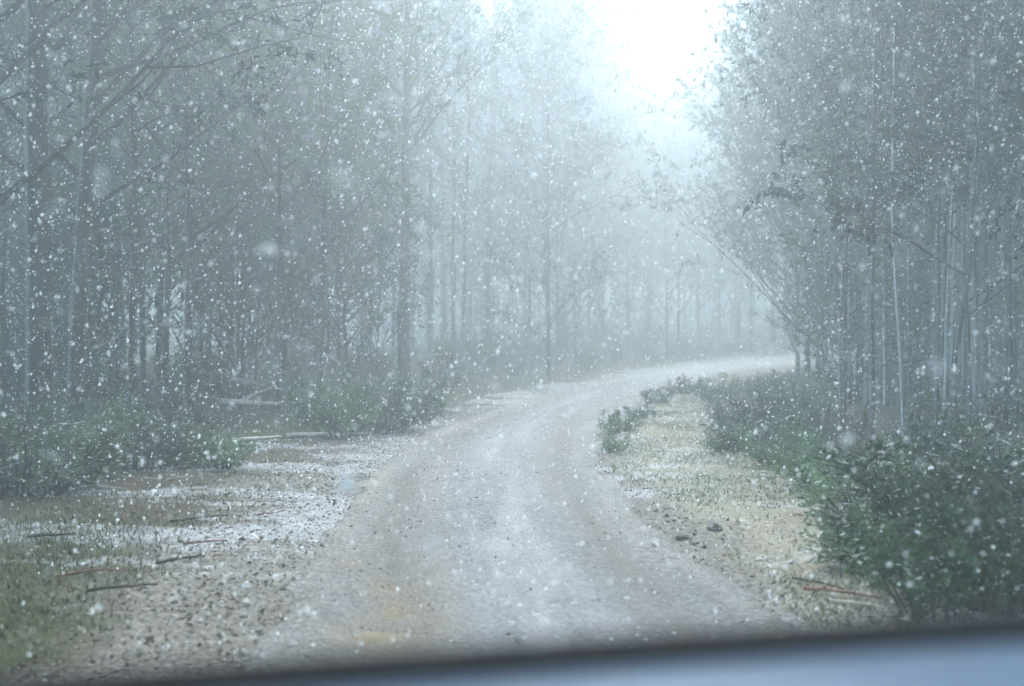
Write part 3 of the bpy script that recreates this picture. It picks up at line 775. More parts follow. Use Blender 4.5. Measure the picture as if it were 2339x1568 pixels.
# overhead trees added out of view to shade the air and track by the car
arch = [tree_meshes("arching_shade_tree", H=13.5, r0=0.14, crown_from=0.42, n_limb=40, limb_len=4.6, leaf_n=46, seed=601 + j_, lmat=mt_, bias=(bz_, 0.5), leaf=(0.15, 0.042), spread=0.28, top_full=0.4, subs=6, elev=(8, 45))
        for j_, (mt_, bz_) in enumerate((("leaf_dark", 0.0), ("leaf_grey", math.pi)))]
for j_, (x, y, side) in enumerate([(-4.3, -6.5, 0), (-4.8, -3.2, 0), (-4.2, -0.4, 0), (-4.9, 2.4, 0), (-5.4, 5.2, 0), (-7.4, 7.4, 0),
                                   (3.6, -7.0, 1), (4.3, -3.8, 1), (3.7, -0.8, 1), (4.5, 2.0, 1), (5.2, 4.8, 1), (7.2, 7.2, 1)]):
    plant_tree("arching_shade_tree", arch[side], x, y, rng.uniform(-0.3, 0.3), rng.uniform(0.9, 1.1),
               ("farthest behind", "second farthest behind", "just behind", "level with", "just ahead of", "farther ahead of")[j_ % 6] + " the car, broad unseen tree added for shade, arching from the " + ("left" if side == 0 else "right"), "unseen shade trees added over the track by the car")

# ------------------------------------------------------------------ shrubs
def shrub_meshes(name, h, w, stems, leaf_n, seed, lmat, leaf=(0.05, 0.014)):
    g = np.random.default_rng(seed)
    sb, cb = MB(), MB()
    for i in range(stems):
        az = g.random() * 6.283; rr_ = w * math.sqrt(g.random())
        L = h * g.uniform(0.4, 1.15)
        b0 = np.array([math.cos(az) * rr_ * 0.35, math.sin(az) * rr_ * 0.35, -0.08])
        tip = np.array([math.cos(az) * rr_, math.sin(az) * rr_, L * (1 - 0.35 * (rr_ / w) ** 2)])
        f = np.linspace(0, 1, 6)[:, None]
        pts = b0 + (tip - b0) * f + np.array([0, 0, 0.25 * L]) * (f * (1 - f)) + g.normal(0, 0.02 * h, (6, 3)) * f
        sb.tube(pts, 0.009 * (1 - f[:, 0]) + 0.003, 4)
        for j in range(4):
            u = g.uniform(0.3, 1.0)
            p0 = np.array([np.interp(u, f[:, 0], pts[:, c_]) for c_ in range(3)])
            dv = g.normal(0, 0.6, 3) + np.array([math.cos(az) * .5, math.sin(az) * .5, 0.6]); dv /= np.linalg.norm(dv)
            SL = h * g.uniform(0.18, 0.36)
            sb.tube(np.array([p0, p0 + dv * SL * .5, p0 + dv * SL]), np.array([0.004, 0.003, 0.002]), 3)
            m_ = int(leaf_n * g.uniform(0.6, 1.4))
            q = g.uniform(0.05, 1.05, m_)
            cc = p0 + dv * (SL * q)[:, None] + g.normal(0, 0.028 * h + 0.012, (m_, 3))
            cc[:, 2] = np.maximum(cc[:, 2], 0.02)
            cb.leaves(cc, leaf[0] * g.uniform(0.6, 1.4, m_), leaf[1] * g.uniform(0.7, 1.3, m_), np.tile(dv, (m_, 1)) + g.normal(0, 0.6, (m_, 3)))
    a = sb.mesh(name + "_stems"); a.materials.append(M["twig"])
    b = cb.mesh(name + "_foliage", False); b.materials.append(M[lmat])
    return [("stems", a), ("foliage", b)]

S_low = [shrub_meshes("shrub", 0.55, 0.42, 26, 20, 301 + k, mt, (0.065, 0.019)) for k, mt in enumerate(("shrub_green", "shrub_dull", "shrub_green"))]
S_mid = [shrub_meshes("shrub", 1.0, 0.65, 34, 22, 311 + k, mt, (0.085, 0.024)) for k, mt in enumerate(("shrub_green", "shrub_dull", "shrub_dull", "bracken"))]
S_tall = [shrub_meshes("tall_shrub", 2.1, 0.95, 40, 42, 321 + k, mt, (0.08, 0.02)) for k, mt in enumerate(("shrub_dull", "shrub_dull", "shrub_green"))]
for j_, w_ in enumerate(("bright green shrub", "dull green shrub", "rounded dull shrub", "brownish shrub")): LOOK[id(S_mid[j_])] = w_
for j_, w_ in enumerate(("tall dull shrub", "tall leafy shrub", "tall bright shrub")): LOOK[id(S_tall[j_])] = w_
shrub_xy = []
def shrub(px, py, meshes, sc, label, group=None, name="shrub"):
    x, y = spot(px, py)
    shrub_xy.append((x, y))
    e = empty(name, (x, y, gz(x, y) - 0.02), rng.uniform(0, 6.28), sc)
    e.scale = (sc * rng.uniform(0.9, 1.5), sc * rng.uniform(0.9, 1.5), sc * rng.uniform(0.75, 1.05))
    tag(e, label, "shrub", group)
    for nm, me in meshes: link(nm, me, None, e)
GSR = "shrubs on the right verge"
GSL = "shrubs at the foot of the left trees"
shrub(2130, 1405, S_mid[0], 0.68, "bright green bush nearest the camera at the lower right, above the sticks", GSR)
shrub(2270, 1395, S_mid[2], 0.72, "dull green bush at the right edge beside the nearest bright bush", GSR)
shrub(2040, 1310, S_mid[0], 0.68, "bright green bush spilling onto the dry grass, behind the nearest bush", GSR)
shrub(2180, 1290, S_mid[2], 0.83, "dark green bush behind the two nearest right bushes", GSR)
shrub(2330, 1290, S_mid[1], 0.86, "dark bush cut by the right edge, behind the reddish branch", GSR)
shrub(1985, 1190, S_mid[0], 0.65, "green bush overhanging the dark hollow in the dry grass", GSR)
shrub(2120, 1190, S_mid[1], 0.86, "dull bush below the kinked pale stem", GSR)
shrub(2260, 1180, S_mid[2], 0.94, "dim bush below the straight dark poles at the right edge", GSR)
shrub(1885, 1120, S_mid[0], 0.58, "light green bush at the top of the pale grass tongue", GSR)
shrub(1790, 1075, S_low[0], 1.1, "small green bush jutting into the grass left of the light green bush", GSR)
shrub(1720, 1040, S_low[1], 1.2, "low dull bush on the verge above the jutting bush", GSR)
shrub(1665, 985, S_mid[1], 0.58, "round dull bush beside the upper end of the dry grass", GSR)
shrub(1650, 1035, S_low[2], 0.55, "tiny bright tuft on the dry grass below the round dull bush", GSR)
shrub(1640, 925, S_mid[0], 0.65, "green bush at the far end of the dry grass", GSR)
shrub(1405, 1035, S_low[0], 0.5, "little green tuft alone at the road edge on the inside of the bend", GSR)
shrub(1420, 990, S_low[2], 0.62, "green bush at the road edge just above the lone tuft", GSR)
shrub(1462, 955, S_low[0], 0.6, "leafy tuft third along the inside edge of the bend", GSR)
shrub(1500, 925, S_low[2], 0.7, "leafy tuft fourth along the inside edge of the bend", GSR)
shrub(1560, 902, S_low[1], 1.0, "dull bush closing the line of tufts along the inside of the bend", GSR)
items = []
k = 0; tries = 0
while k < 90 and tries < 9000:
    tries += 1
    x = rng.uniform(3, 16); y = 8 + 22 * rng.random() ** 1.3
    if not in_right(x, y, 0.5) or not seen(x, y) : continue
    if any((x - a) ** 2 + (y - b) ** 2 < 0.5 ** 2 for a, b in shrub_xy): continue
    u_ = 1169.5 + FPX * x / y
    if u_ < 1850 and y > 24: continue
    shrub_xy.append((x, y)); k += 1
    ms = (S_mid + [S_mid[0]])[int(rng.integers(5))]
    e = empty("shrub", (x, y, gz(x, y) - 0.02), rng.uniform(0, 6.28), rng.uniform(0.32, 0.82))
    tag(e, "shrub in the dim thicket under the poles on the right", "shrub", "shrubs under the right trees")
    items.append((e, ("small " if e.scale.x < 0.5 else "big " if e.scale.x > 0.72 else "") + LOOK[id(ms)], x, y))
    for nm, me in ms: link(nm, me, None, e)
relabel(items, [(1700, "in the thicket just right of the bend"), (1850, "in the thicket under the tree at the bend"), (1960, "in the thicket under the first pale poles"), (2066, "in the thicket around the kinked pale stem"), (2150, "in the thicket around the close pair of trunks"), (2230, "in the thicket by the crooked forked trunk"), (2320, "in the thicket by the right edge poles")])
items = []
shrub(40, 1140, S_mid[1], 1.0, "dark green shrub at the left edge below the thick trunk", GSL)
shrub(140, 1125, S_mid[0], 0.8, "dark green shrub at the foot of the leaning left trunk", GSL)
shrub(215, 1095, S_mid[1], 0.75, "dull shrub right of the leaning trunk's foot", GSL)
shrub(320, 1080, S_mid[2], 0.8, "low shrub on the snow-dusted bank, left of the pale bank log", GSL)
shrub(400, 1065, S_low[1], 1.1, "small shrub behind the left end of the pale bank log", GSL)
shrub(505, 1075, S_low[2], 0.9, "small shrub in front of the middle of the pale bank log", GSL)
shrub(780, 1000, S_mid[0], 0.9, "green shrub at the left roadside behind the big white flake", GSL)
shrub(880, 990, S_mid[1], 0.9, "green shrub where the left bank meets the road", GSL)
shrub(960, 965, S_mid[0], 0.85, "bright shrub below the trio of misty trunks", GSL)
k = 0; tries = 0
while k < 70 and tries < 6000:
    tries += 1
    x = rng.uniform(-16, 22); y = rng.uniform(9, 62)
    if not in_left(x, y, 0.25) or not seen(x, y): continue
    if polydist_left(np.array([x]), np.array([y]), left_foot)[0] > 7: continue
    if any((x - a) ** 2 + (y - b) ** 2 < 0.9 ** 2 for a, b in shrub_xy): continue
    shrub_xy.append((x, y)); k += 1
    ms = [S_mid[1], S_mid[2], S_mid[0], S_tall[0], S_tall[1], S_tall[2]][int(rng.integers(6 if in_left(x, y, 2.5) else 3))]
    e = empty("shrub", (x, y, gz(x, y) - 0.02), rng.uniform(0, 6.28), rng.uniform(0.5, 1.0))
    tag(e, "shrub in the undergrowth among the left trees", "shrub", "undergrowth shrubs among the left trees")
    items.append((e, ("small " if e.scale.x < 0.5 else "big " if e.scale.x > 0.72 else "") + LOOK[id(ms)], x, y))
    for nm, me in ms: link(nm, me, None, e)
relabel(items, [(60, "in the undergrowth by the thick left edge trunk"), (190, "in the undergrowth by the leaning left trunk"), (320, "in the undergrowth by the slim dark left trunk"), (430, "in the undergrowth behind the pale bank log"), (545, "in the undergrowth below the yellowish young tree"), (635, "in the undergrowth by the pinkish trunk"), (740, "in the undergrowth right of the pinkish trunk"), (845, "in the undergrowth halfway along the left"), (983, "in the undergrowth below the trio of trunks"), (1112, "in the undergrowth below the tallest bare trunk"), (1280, "in the far undergrowth left of the bright gap"), (1420, "in the far undergrowth under the bright gap"), (1600, "in the far undergrowth by the bend")])

# a thin sapling on the verge
x, y = spot(1922, 1330)
e = empty("sapling", (x, y, gz(x, y) - 0.01)); tag(e, "thin upright sapling with a tuft of leaves at the edge of the dry grass", "sapling")
sb, cb = MB(), MB()
sb.tube(np.array([[0, 0, -.05], [-.01, 0, .2], [-.03, 0, .45]]), np.array([.008, .006, .003]), 5)
sb.tube(np.array([[-.005, 0, .12], [.05, 0, .3], [.08, 0.02, .36]]), np.array([.005, .004, .003]), 4)
cb.leaves(rng.normal(0, 1, (90, 3)) * np.array([.05, .05, .1]) + np.array([-.03, 0, .4]), .05, .014)
cb.leaves(rng.normal(0, 1, (40, 3)) * np.array([.04, .04, .04]) + np.array([.08, 0, .36]), .05, .014)
link("stem", sb.mesh("sapling_stem"), M["twig"], e); link("leaves", cb.mesh("sapling_leaves", False), M["shrub_dull"], e)

# ------------------------------------------------------------------ fallen wood
def stick(p0, p1, r, mat, label, name="fallen_branch", twigs=2, cat="branch", bow=0.03, group=None, lift=0.02):
    a = np.array(spot(*p0)); b = np.array(spot(*p1))
    L = np.linalg.norm(b - a); nrm = np.array([-(b - a)[1], (b - a)[0]]) / (L + 1e-9)
    f = np.linspace(0, 1, 9)
    xy = a + (b - a) * f[:, None] + nrm * (np.sin(f * 3.1) * bow * L + rng.normal(0, 0.008 * L, 9))[:, None]
    z = np.array([gz(*p) for p in xy]) + r + lift
    c = np.array([xy[0, 0], xy[0, 1], z[0]])
    e = empty(name, c); tag(e, label, cat, group)
    mb_ = MB(); mb_.tube(np.column_stack([xy, z]) - c, r * (1 - 0.55 * f), 7, True)
    link("stem", mb_.mesh(name + "_stem"), M[mat], e)
    for k in range(twigs):
        i = int(rng.integers(2, 7)); s = np.array([xy[i, 0], xy[i, 1], z[i]]) - c
        dv = np.array([*((b - a) / L * rng.uniform(0.3, 0.9) + nrm * rng.choice([-1, 1]) * rng.uniform(.3, .8)), rng.uniform(0.0, 0.5)])
        tl = L * rng.uniform(0.15, 0.35)
        t_ = MB(); t_.tube(np.array([s, s + dv * tl * .5, s + dv * tl + np.array([0, 0, .01])]), np.array([r * .45, r * .35, r * .2]), 5)
        link("twig", t_.mesh(name + "_twig"), M[mat], e)
stick((1835, 1362), (2010, 1392), 0.012, "red_wood", "thin reddish-brown stick lying on pale litter at the lower right", twigs=2)
stick((1900, 1392), (2020, 1408), 0.010, "pale_wood", "pale broken stick lying just below the reddish stick", twigs=1)
stick((1810, 1330), (1930, 1362), 0.008, "dark_wood", "dark twig in the litter above the reddish stick", twigs=2)
stick((2210, 1340), (2330, 1290), 0.012, "red_wood", "reddish branch slanting among the bushes at the right edge", twigs=1, lift=0.25)
stick((2120, 1235), (2180, 1275), 0.014, "red_wood", "short reddish branch leaning in the right bushes", twigs=1, lift=0.2)
stick((360, 1400 - 95), (470, 1288), 0.013, "dark_wood", "dark curved twig on the left verge, right of the mossy patch", twigs=2)
stick((200, 1375), (360, 1355), 0.012, "dark_wood", "long dark twig lying on the mossy left verge", twigs=2)
stick((60, 1250), (170, 1243), 0.014, "dark_wood", "dark stick on the snow-dusted ground near the left edge", twigs=1)
stick((390, 1205), (520, 1185), 0.014, "dark_wood", "dark stick under the long streak of snow on the left", twigs=1)
stick((130, 1330), (300, 1322), 0.010, "red_wood", "thin red-brown stick on the mossy left verge", twigs=2)
stick((420, 1258), (520, 1245), 0.010, "red_wood", "red-brown twig in the gravel of the left verge", twigs=1)
stick((590, 1190), (650, 1178), 0.010, "red_wood", "short red-brown twig near the left rut", twigs=1)
stick((420, 1046), (640, 1010), 0.045, "pale_wood", "long pale log along the edge of the left bank", "fallen_log", 0, "log", 0.05)
stick((655, 1008), (850, 1000), 0.035, "pale_wood", "pale log continuing the bank edge towards the road", "fallen_log", 0, "log", -0.03)
stick((480, 968), (640, 985), 0.05, "pale_wood", "pale fallen timber at the foot of the pinkish trunk", "fallen_log", 1, "log", 0.02, lift=0.35)
stick((535, 945), (600, 960), 0.05, "pale_wood", "short pale timber leaning above the fallen timber on the left", "fallen_log", 0, "log", 0.02, lift=0.55)
stick((220, 1030), (275, 1050), 0.02, "red_wood", "short brown branch leaning in the left undergrowth", twigs=1, lift=0.1)

# stones on the right verge
def rock(px, py, s, label):
    x, y = spot(px, py)
    import bmesh
    bm = bmesh.new(); bmesh.ops.create_icosphere(bm, subdivisions=2, radius=1)
    for v in bm.verts:
        k = 1 + 0.35 * mnoise.noise(v.co * 1.3 + Vector((px, py, 0)))
        v.co = Vector((v.co.x * s[0] * k, v.co.y * s[1] * k, v.co.z * s[2] * k))
    me = bpy.data.meshes.new("stone"); bm.to_mesh(me); bm.free()
    o = link("stone", me, M["dark_stone"]); o.location = (x, y, gz(x, y) + s[2] * 0.35); o.rotation_euler = (0, 0, rng.uniform(0, 6))
    tag(o, label, "stone", "stones on the right verge")
M["dark_stone"] = plain_mat("dark_stone", (0.03, 0.028, 0.027), (0.12, 0.11, 0.10), 14)
rock(1632, 1216, (0.075, 0.05, 0.04), "dark stone on the dry grass, largest of the two above the road edge")
rock(1560, 1228, (0.06, 0.05, 0.03), "smaller dark stone left of the largest one on the dry grass")
rock(1452, 1190, (0.05, 0.04, 0.03), "dark stone at the road edge below the dry grass")

# ------------------------------------------------------------------ puddles in the left rut
m, n, l, out = new_mat("muddy_water")
d = n.new("ShaderNodeBsdfPrincipled"); d.inputs["Base Color"].default_value = (0.205, 0.17, 0.11, 1); d.inputs["Roughness"].default_value = 0.08
tc = n.new("ShaderNodeTexCoord"); t = noise_tex(n, l, tc.outputs["Object"], 30, 2)
bp = n.new("ShaderNodeBump"); bp.inputs["Strength"].default_value = 0.06; l.new(t.outputs["Fac"], bp.inputs["Height"]); l.new(bp.outputs[0], d.inputs["Normal"])
l.new(d.outputs[0], out.inputs[0]); M["water"] = m
def puddle(k, label):
    x, y, rx, ry, base_ = pud[k]
    a = np.linspace(0, 2 * np.pi, 40, endpoint=False)
    pts = np.stack([np.cos(a) * rx * 1.5, np.sin(a) * ry * 1.5], axis=1)      # the rut's own relief draws the shoreline
    mb_ = MB()
    v = np.concatenate([np.column_stack([pts, np.zeros(40)]), [[0, 0, 0]]]); j = np.arange(40)
    mb_.add(v, None, np.stack([j, (j + 1) % 40, np.full(40, 40)], axis=1))
    o = link("puddle", mb_.mesh("puddle", False), M["water"]); o.location = (x, y, float(hill(y)) + base_ - 0.015)
    tag(o, label, "puddle", "muddy puddles in the left rut")
puddle(0, "largest yellow muddy puddle, nearest the camera in the left rut")
puddle(1, "narrow muddy puddle second from the camera in the left rut")
puddle(2, "smallest muddy puddle, between the narrow and the farthest one")
puddle(3, "farthest muddy puddle in the left rut")

# ------------------------------------------------------------------ gravel, litter, grass (nobody could count these)
ICO = None
def pebble_mesh(name, pos, size, seed):
    g = np.random.default_rng(seed); N = len(pos)
    base = np.array([[1, 0, 0], [-1, 0, 0], [0, 1, 0], [0, -1, 0], [0, 0, 1], [0, 0, -1]], float)
    tri = np.array([[0, 2, 4], [2, 1, 4], [1, 3, 4], [3, 0, 4], [2, 0, 5], [1, 2, 5], [3, 1, 5], [0, 3, 5]])
    v = base[None] * g.uniform(0.6, 1.3, (N, 6, 1)) * size[:, None, None] * np.stack([g.uniform(.7, 1.3, N), g.uniform(.7, 1.3, N), g.uniform(.45, .8, N)], 1)[:, None, :]
    v += g.normal(0, 0.18, (N, 6, 3)) * size[:, None, None]
    a = g.uniform(0, 6.28, N); ca, sa = np.cos(a)[:, None], np.sin(a)[:, None]
    x = v[..., 0] * ca - v[..., 1] * sa; y = v[..., 0] * sa + v[..., 1] * ca
    v = np.stack([x, y, v[..., 2]], -1) + pos[:, None, :]
    mb_ = MB(); mb_.add(v.reshape(-1, 3), None, (tri[None] + (np.arange(N) * 6)[:, None, None]).reshape(-1, 3))
    return mb_.mesh(name, False)

def sample_ground(N, xr, yr, test, seed, near=1.6):
    g = np.random.default_rng(seed)
    y = yr[0] + (yr[1] - yr[0]) * g.random(N * 4) ** near
    x = g.uniform(xr[0], xr[1], N * 4)
    z, d_, s_ = ground_z(x, y)
    ok = test(x, y, d_, s_, g) & (np.abs(x) < 0.6 * y + 1.2)
    i = np.where(ok)[0][:N]
    return np.stack([x[i], y[i], z[i]], axis=1), d_[i], s_[i]

def speck_mat(name, stops, scale=35, rough=0.8):
    m, n, l, out = new_mat(name)
    tc = n.new("ShaderNodeTexCoord"); t = n.new("ShaderNodeTexWhiteNoise")
    sc_ = n.new("ShaderNodeVectorMath"); sc_.operation = 'SCALE'; sc_.inputs["Scale"].default_value = scale
    fl = n.new("ShaderNodeVectorMath"); fl.operation = 'FLOOR'
    l.new(tc.outputs["Object"], sc_.inputs[0]); l.new(sc_.outputs[0], fl.inputs[0]); l.new(fl.outputs[0], t.inputs["Vector"])
    r = ramp(n, stops); l.new(t.outputs["Value"], r.inputs[0])
    d = n.new("ShaderNodeBsdfPrincipled"); d.inputs["Roughness"].default_value = rough; d.inputs["Specular IOR Level"].default_value = 0.15
    l.new(r.outputs[0], d.inputs["Base Color"]); l.new(d.outputs[0], out.inputs[0]); return m
M["pebble"] = speck_mat("pebble", [(0.0, (0.03, 0.028, 0.024)), (0.5, (0.11, 0.10, 0.085)), (0.85, (0.26, 0.24, 0.20)), (1.0, (0.46, 0.45, 0.42))], 30)
M["litter"] = speck_mat("litter", [(0.0, (0.02, 0.016, 0.012)), (0.5, (0.075, 0.055, 0.036)), (0.85, (0.17, 0.11, 0.07)), (1.0, (0.3, 0.27, 0.22))], 22)
M["clod"] = speck_mat("snow_clod", [(0.0, (0.45, 0.48, 0.52)), (1.0, (0.75, 0.77, 0.79))], 20)
M["dry_grass"] = speck_mat("dry_grass", [(0.0, (0.06, 0.08, 0.04)), (0.4, (0.18, 0.185, 0.115)), (0.8, (0.40, 0.375, 0.28)), (1.0, (0.62, 0.61, 0.56))], 14)
M["green_grass"] = speck_mat("green_grass", [(0.0, (0.03, 0.04, 0.015)), (0.6, (0.08, 0.09, 0.035)), (1.0, (0.18, 0.17, 0.08))], 14)

P, d_, s_ = sample_ground(20000, (-6, 3.5), (3.6, 22), lambda x, y, d, s, g: (d > -0.6) & (d < 2.4) & (g.random(len(x)) < np.where(s > 0, np.exp(-(np.maximum(d, 0) / 1.3) ** 2), 0.55 * np.exp(-(np.maximum(d, 0) / 0.35) ** 2))), 41)
P[:, 2] += 0.006
o = link("gravel", pebble_mesh("gravel", P, np.random.default_rng(5).gamma(1.8, 0.0028, len(P)) + 0.003, 6), M["pebble"])
tag(o, "loose gravel strewn along both edges of the track", "gravel", kind="stuff")

# small stones on the driving surface
g = np.random.default_rng(43)
k = g.integers(0, len(rxf), 16000); k = k[(ryf[k] > 3.5) & (ryf[k] < 22)]
P = np.stack([rxf[k] + g.normal(0, .03, len(k)), ryf[k] + g.normal(0, .06, len(k)), rz[k] + 0.002], 1)
o = link("road_stones", pebble_mesh("road_stones", P, g.gamma(1.6, 0.0026, len(P)) + 0.002, 7), M["pebble"])
tag(o, "small stones pressed into the wet surface of the track", "gravel", kind="stuff")

# leaf and bark litter
P, d_, s_ = sample_ground(9000, (-8, 8), (3.6, 20), lambda x, y, d, s, g: (d > 0.15) & (g.random(len(x)) < sstep(-0.05, 0.45, vnoise(x, y, 1.4, 4.0, 3))), 44)
P[:, 2] += 0.012
mb = MB(); g = np.random.default_rng(45); N = len(P)
a = np.column_stack([g.normal(0, 1, N), g.normal(0, .6, N), g.normal(0, .18, N)])
mb.leaves(P, g.gamma(2.0, 0.015, N) + 0.012, g.uniform(0.005, 0.013, N), a)
o = link("leaf_litter", mb.mesh("leaf_litter", False), M["litter"])
tag(o, "brown leaf and bark litter scattered over the verges", "litter", kind="stuff")

# clods of wet snow on the left bank and the road shoulders
g = np.random.default_rng(46)
w = snow * (fy > 4.5) * (fy < 24) * (lf < 0.8) * (rf < 0.4) * (fd > 0.0)
w = np.clip(w - 0.12, 0, None); w = w * (1.0 / (1 + 0.0 * fy)); pr = w / w.sum()
k = g.choice(len(fx), 1600, p=pr)
P = np.stack([fx[k] + g.normal(0, .05, len(k)), fy[k] + g.normal(0, .05, len(k)), fz[k] + 0.004], 1)
o = link("snow_patches", pebble_mesh("snow_patches", P, np.minimum(g.gamma(2.0, 0.005, len(P)) + 0.004, 0.018), 8), M["clod"])
tag(o, "thin wet snow lying in broken patches on the verges", "snow", kind="stuff")

def blades(P, L, bend, seed, w=0.005, flow=None):
    g = np.random.default_rng(seed); N = len(P)
    az = g.uniform(0, 6.28, N) if flow is None else flow + g.normal(0, 0.7, N)
    L = L * g.uniform(0.5, 1.4, N); dx, dy = np.cos(az), np.sin(az)
    mid = P + np.stack([dx * L * .25 * bend, dy * L * .25 * bend, L * .6], 1)
    tip = P + np.stack([dx * L * .8 * bend, dy * L * .8 * bend, L * (1.0 - 0.55 * bend)], 1)
    px, py = -dy * w, dx * w
    off_ = np.stack([px, py, np.zeros(N)], 1)
    v = np.stack([P - off_, P + off_, mid + off_ * .8, mid - off_ * .8, tip], 1)
    idx = (np.arange(N) * 5)[:, None]
    mb_ = MB(); mb_.add(v.reshape(-1, 3), idx + np.array([[0, 1, 2, 3]]), idx + np.array([[3, 2, 4]]))
    return mb_
def on_right_verge(x, y, d, s, g):
    r_ = -polydist_left(x, y, right_foot)
    n_ = vnoise(x, y, 0.9, 1.3, 3)
    return (s < 0) & (d + 0.3 * n_ > 0.22) & (r_ < 0.8) & (g.random(len(x)) < 0.12 + 0.85 * sstep(-0.2, 0.25, n_))
P, d_, s_ = sample_ground(24000, (0.8, 6.5), (4.2, 27), on_right_verge, 47, 1.3)
mb = blades(P, 0.055, 1.6, 48, 0.004)
o = link("dry_grass", mb.mesh("dry_grass", False), M["dry_grass"])
tag(o, "straw-coloured flattened grass on the verge inside the bend", "grass", kind="stuff")
P, d_, s_ = sample_ground(30000, (-8, -0.5), (3.8, 16), lambda x, y, d, s, g: (s > 0) & (d > 0.7) & (g.random(len(x)) < 0.9 * sstep(0.4, 2.0, d) * sstep(11.0, 5.5, y + 2 * vnoise(x, y, 0.8, 2.0, 2))), 49, 1.4)
mb = blades(P, 0.05, 1.0, 50, 0.004)
o = link("short_grass", mb.mesh("short_grass", False), M["green_grass"])
tag(o, "short olive grass and moss on the near left verge", "grass", kind="stuff")

# ------------------------------------------------------------------ the car's dashboard at the bottom of the view
m, n, l, out = new_mat("dash_plastic")
d = n.new("ShaderNodeBsdfPrincipled"); d.inputs["Base Color"].default_value = (0.07, 0.12, 0.185, 1); d.inputs["Roughness"].default_value = 0.42
tc = n.new("ShaderNodeTexCoord"); t = noise_tex(n, l, tc.outputs["Object"], 420, 2)
bp = n.new("ShaderNodeBump"); bp.inputs["Strength"].default_value = 0.25; bp.inputs["Distance"].default_value = 0.001
l.new(t.outputs["Fac"], bp.inputs["Height"]); l.new(bp.outputs[0], d.inputs["Normal"]); l.new(d.outputs[0], out.inputs[0]); M["dash"] = m
m, n, l, out = new_mat("black_rubber")
d = n.new("ShaderNodeBsdfPrincipled"); d.inputs["Base Color"].default_value = (0.012, 0.012, 0.013, 1); d.inputs["Roughness"].default_value = 0.8
d.inputs["Specular IOR Level"].default_value = 0.2
l.new(d.outputs[0], out.inputs[0]); M["rubber"] = m
dash = empty("car_dashboard", (0, 0.45, 1.0))
tag(dash, "blurred blue-grey car dashboard along the bottom with a black windscreen edge", "dashboard")
DZ = CAM_H - 0.226
sx = np.linspace(-0.62, 1.15, 60)
fy_ = 0.716 + 0.22 * sx - 0.04 * sx ** 2       # foot of the windscreen, bowed forwards at the car's middle
def sweep(profile, name, mat):
    """profile: list of (distance behind the windscreen foot, height)"""
    pr_ = np.array(profile); k_ = len(pr_)
    v = np.stack([np.stack([sx, fy_ - a_, np.full(len(sx), DZ + h_)], 1) for a_, h_ in pr_], 1).reshape(-1, 3)
    v = v - np.array([0, 0.45, 1.0])
    i = (np.arange(len(sx) - 1)[:, None] * k_); j = np.arange(k_)[None]; j2 = (j + 1) % k_
    q = np.stack([i + j, i + j2, i + k_ + j2, i + k_ + j], -1).reshape(-1, 4)
    mb_ = MB(); mb_.add(v, q)
    o = link(name, mb_.mesh(name), mat, dash)
    return o
sweep([(0.028, -0.004), (0.06, -0.003), (0.12, -0.008), (0.20, -0.022), (0.26, -0.045), (0.285, -0.075), (0.29, -0.30), (0.24, -0.30), (0.03, -0.30)], "top_panel", M["dash"])
sweep([(0.030, -0.002), (0.026, 0.003), (0.012, 0.008), (-0.006, 0.010), (-0.014, 0.004), (-0.016, -0.06), (0.030, -0.06)], "windscreen_edge", M["rubber"])

# ------------------------------------------------------------------ falling snow
g = np.random.default_rng(77)
NF = 140000
y = 1.9 + 12.5 * g.random(NF) ** (1 / 2.0)
x = g.uniform(-1, 1, NF) * (0.58 * y + 1.2)
z = CAM_H + g.uniform(-1, 1, NF) * (0.40 * y + 0.9)
dens = np.array([mnoise.noise(Vector((a_ * 0.45, b_ * 0.35, c_ * 0.45))) for a_, b_, c_ in zip(x, y, z)])
ok = (z > hill(y) + 0.05) & (g.random(NF) < 0.72 + 0.9 * dens)
x, y, z = x[ok], y[ok], z[ok]
N = len(x)
size = np.clip(g.gamma(1.0, 0.0027, N) + 0.0020, 0, 0.004 + 0.0012 * y)
pos = np.stack([x, y, z], 1)
# a few big flakes close to the lens
big = [(612, 570, 1.75, 0.0095), (785, 1103, 1.7, 0.013), (985, 1248, 1.25, 0.008), (962, 517, 1.9, 0.0075), (970, 574, 2.0, 0.0075), (232, 398, 1.4, 0.006),
       (228, 436, 1.5, 0.0055), (2143, 840, 1.5, 0.008), (1940, 1006, 1.7, 0.008), (1052, 100, 1.9, 0.007), (775, 402, 1.1, 0.006), (640, 1262, 2.2, 0.006), (1240, 1412, 1.9, 0.007), (1128, 880, 2.0, 0.006), (690, 205, 1.9, 0.005)]
bp_ = np.array([((a - 1169.5) / FPX * dd, dd, CAM_H - (b - 784) / FPX * dd) for a, b, dd, s in big]); bs = np.array([s for *_, s in big])
bp_ = np.concatenate([bp_ + g.normal(0, 0.55, bp_.shape) * bs[:, None] for _ in range(7)]); bs = np.tile(bs, 7) * g.uniform(0.35, 0.7, len(bs) * 7)
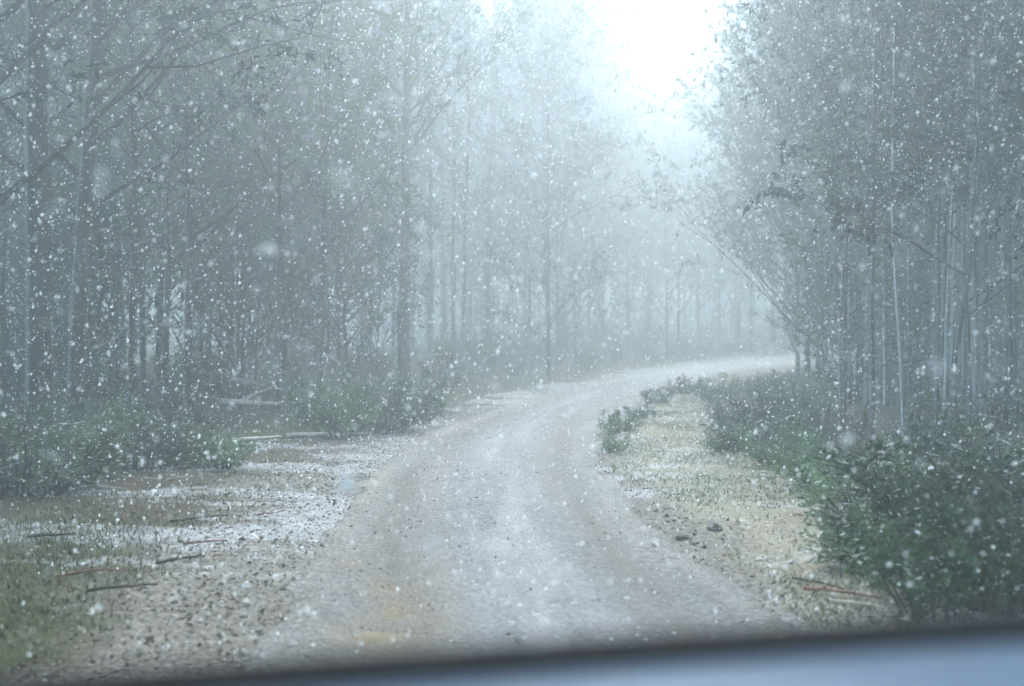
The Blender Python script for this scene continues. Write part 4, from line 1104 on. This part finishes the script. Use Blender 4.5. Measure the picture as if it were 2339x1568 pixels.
yn = g.uniform(1.0, 2.4, 170); nearf = np.stack([g.uniform(-0.56, 0.56, 170) * yn, yn, CAM_H + g.uniform(-0.30, 0.38, 170) * yn], 1)
pos = np.concatenate([pos, bp_, nearf]); size = np.concatenate([size, bs, g.uniform(0.0016, 0.0042, 170)]); N = len(pos)
base = np.array([[1, 0, 0], [-1, 0, 0], [0, 1, 0], [0, -1, 0], [0, 0, 1], [0, 0, -1]], float)
tri = np.array([[0, 2, 4], [2, 1, 4], [1, 3, 4], [3, 0, 4], [2, 0, 5], [1, 2, 5], [3, 1, 5], [0, 3, 5]])
v = base[None] * g.uniform(0.55, 1.25, (N, 6, 1)) + g.normal(0, 0.22, (N, 6, 3))
v[..., 2] *= 1.2
v[..., 0] += 0.12 * v[..., 2]
v = v * size[:, None, None] + pos[:, None, :]
mb = MB(); mb.add(v.reshape(-1, 3), None, (tri[None] + (np.arange(N) * 6)[:, None, None]).reshape(-1, 3))
o = link("falling_snow", mb.mesh("falling_snow", False), M["flake"])
tag(o, "thick falling snow of small and large white flakes across the whole view", "snow", kind="stuff")

# ------------------------------------------------------------------ the snowy air
m, n, l, out = new_mat("haze")
pv = n.new("ShaderNodeVolumePrincipled")
pv.inputs["Color"].default_value = (0.87, 0.965, 0.985, 1)
pv.inputs["Density"].default_value = HAZE_DENSITY
pv.inputs["Density Attribute"].default_value = ""
pv.inputs["Temperature Attribute"].default_value = ""
pv.inputs["Anisotropy"].default_value = 0.6
l.new(pv.outputs[0], out.inputs["Volume"])
mb = MB()
x0, x1, y0, y1, z0, z1 = -158, 158, -45, 160, -2.0, 36.5
v = [(x0, y0, z0), (x1, y0, z0), (x1, y1, z0), (x0, y1, z0), (x0, y0, z1), (x1, y0, z1), (x1, y1, z1), (x0, y1, z1)]
mb.add(v, [(0, 3, 2, 1), (4, 5, 6, 7), (0, 1, 5, 4), (1, 2, 6, 5), (2, 3, 7, 6), (3, 0, 4, 7)])
o = link("haze", mb.mesh("haze", False), m)
tag(o, "pale blue-white air thick with snow filling the forest", "haze", kind="stuff")
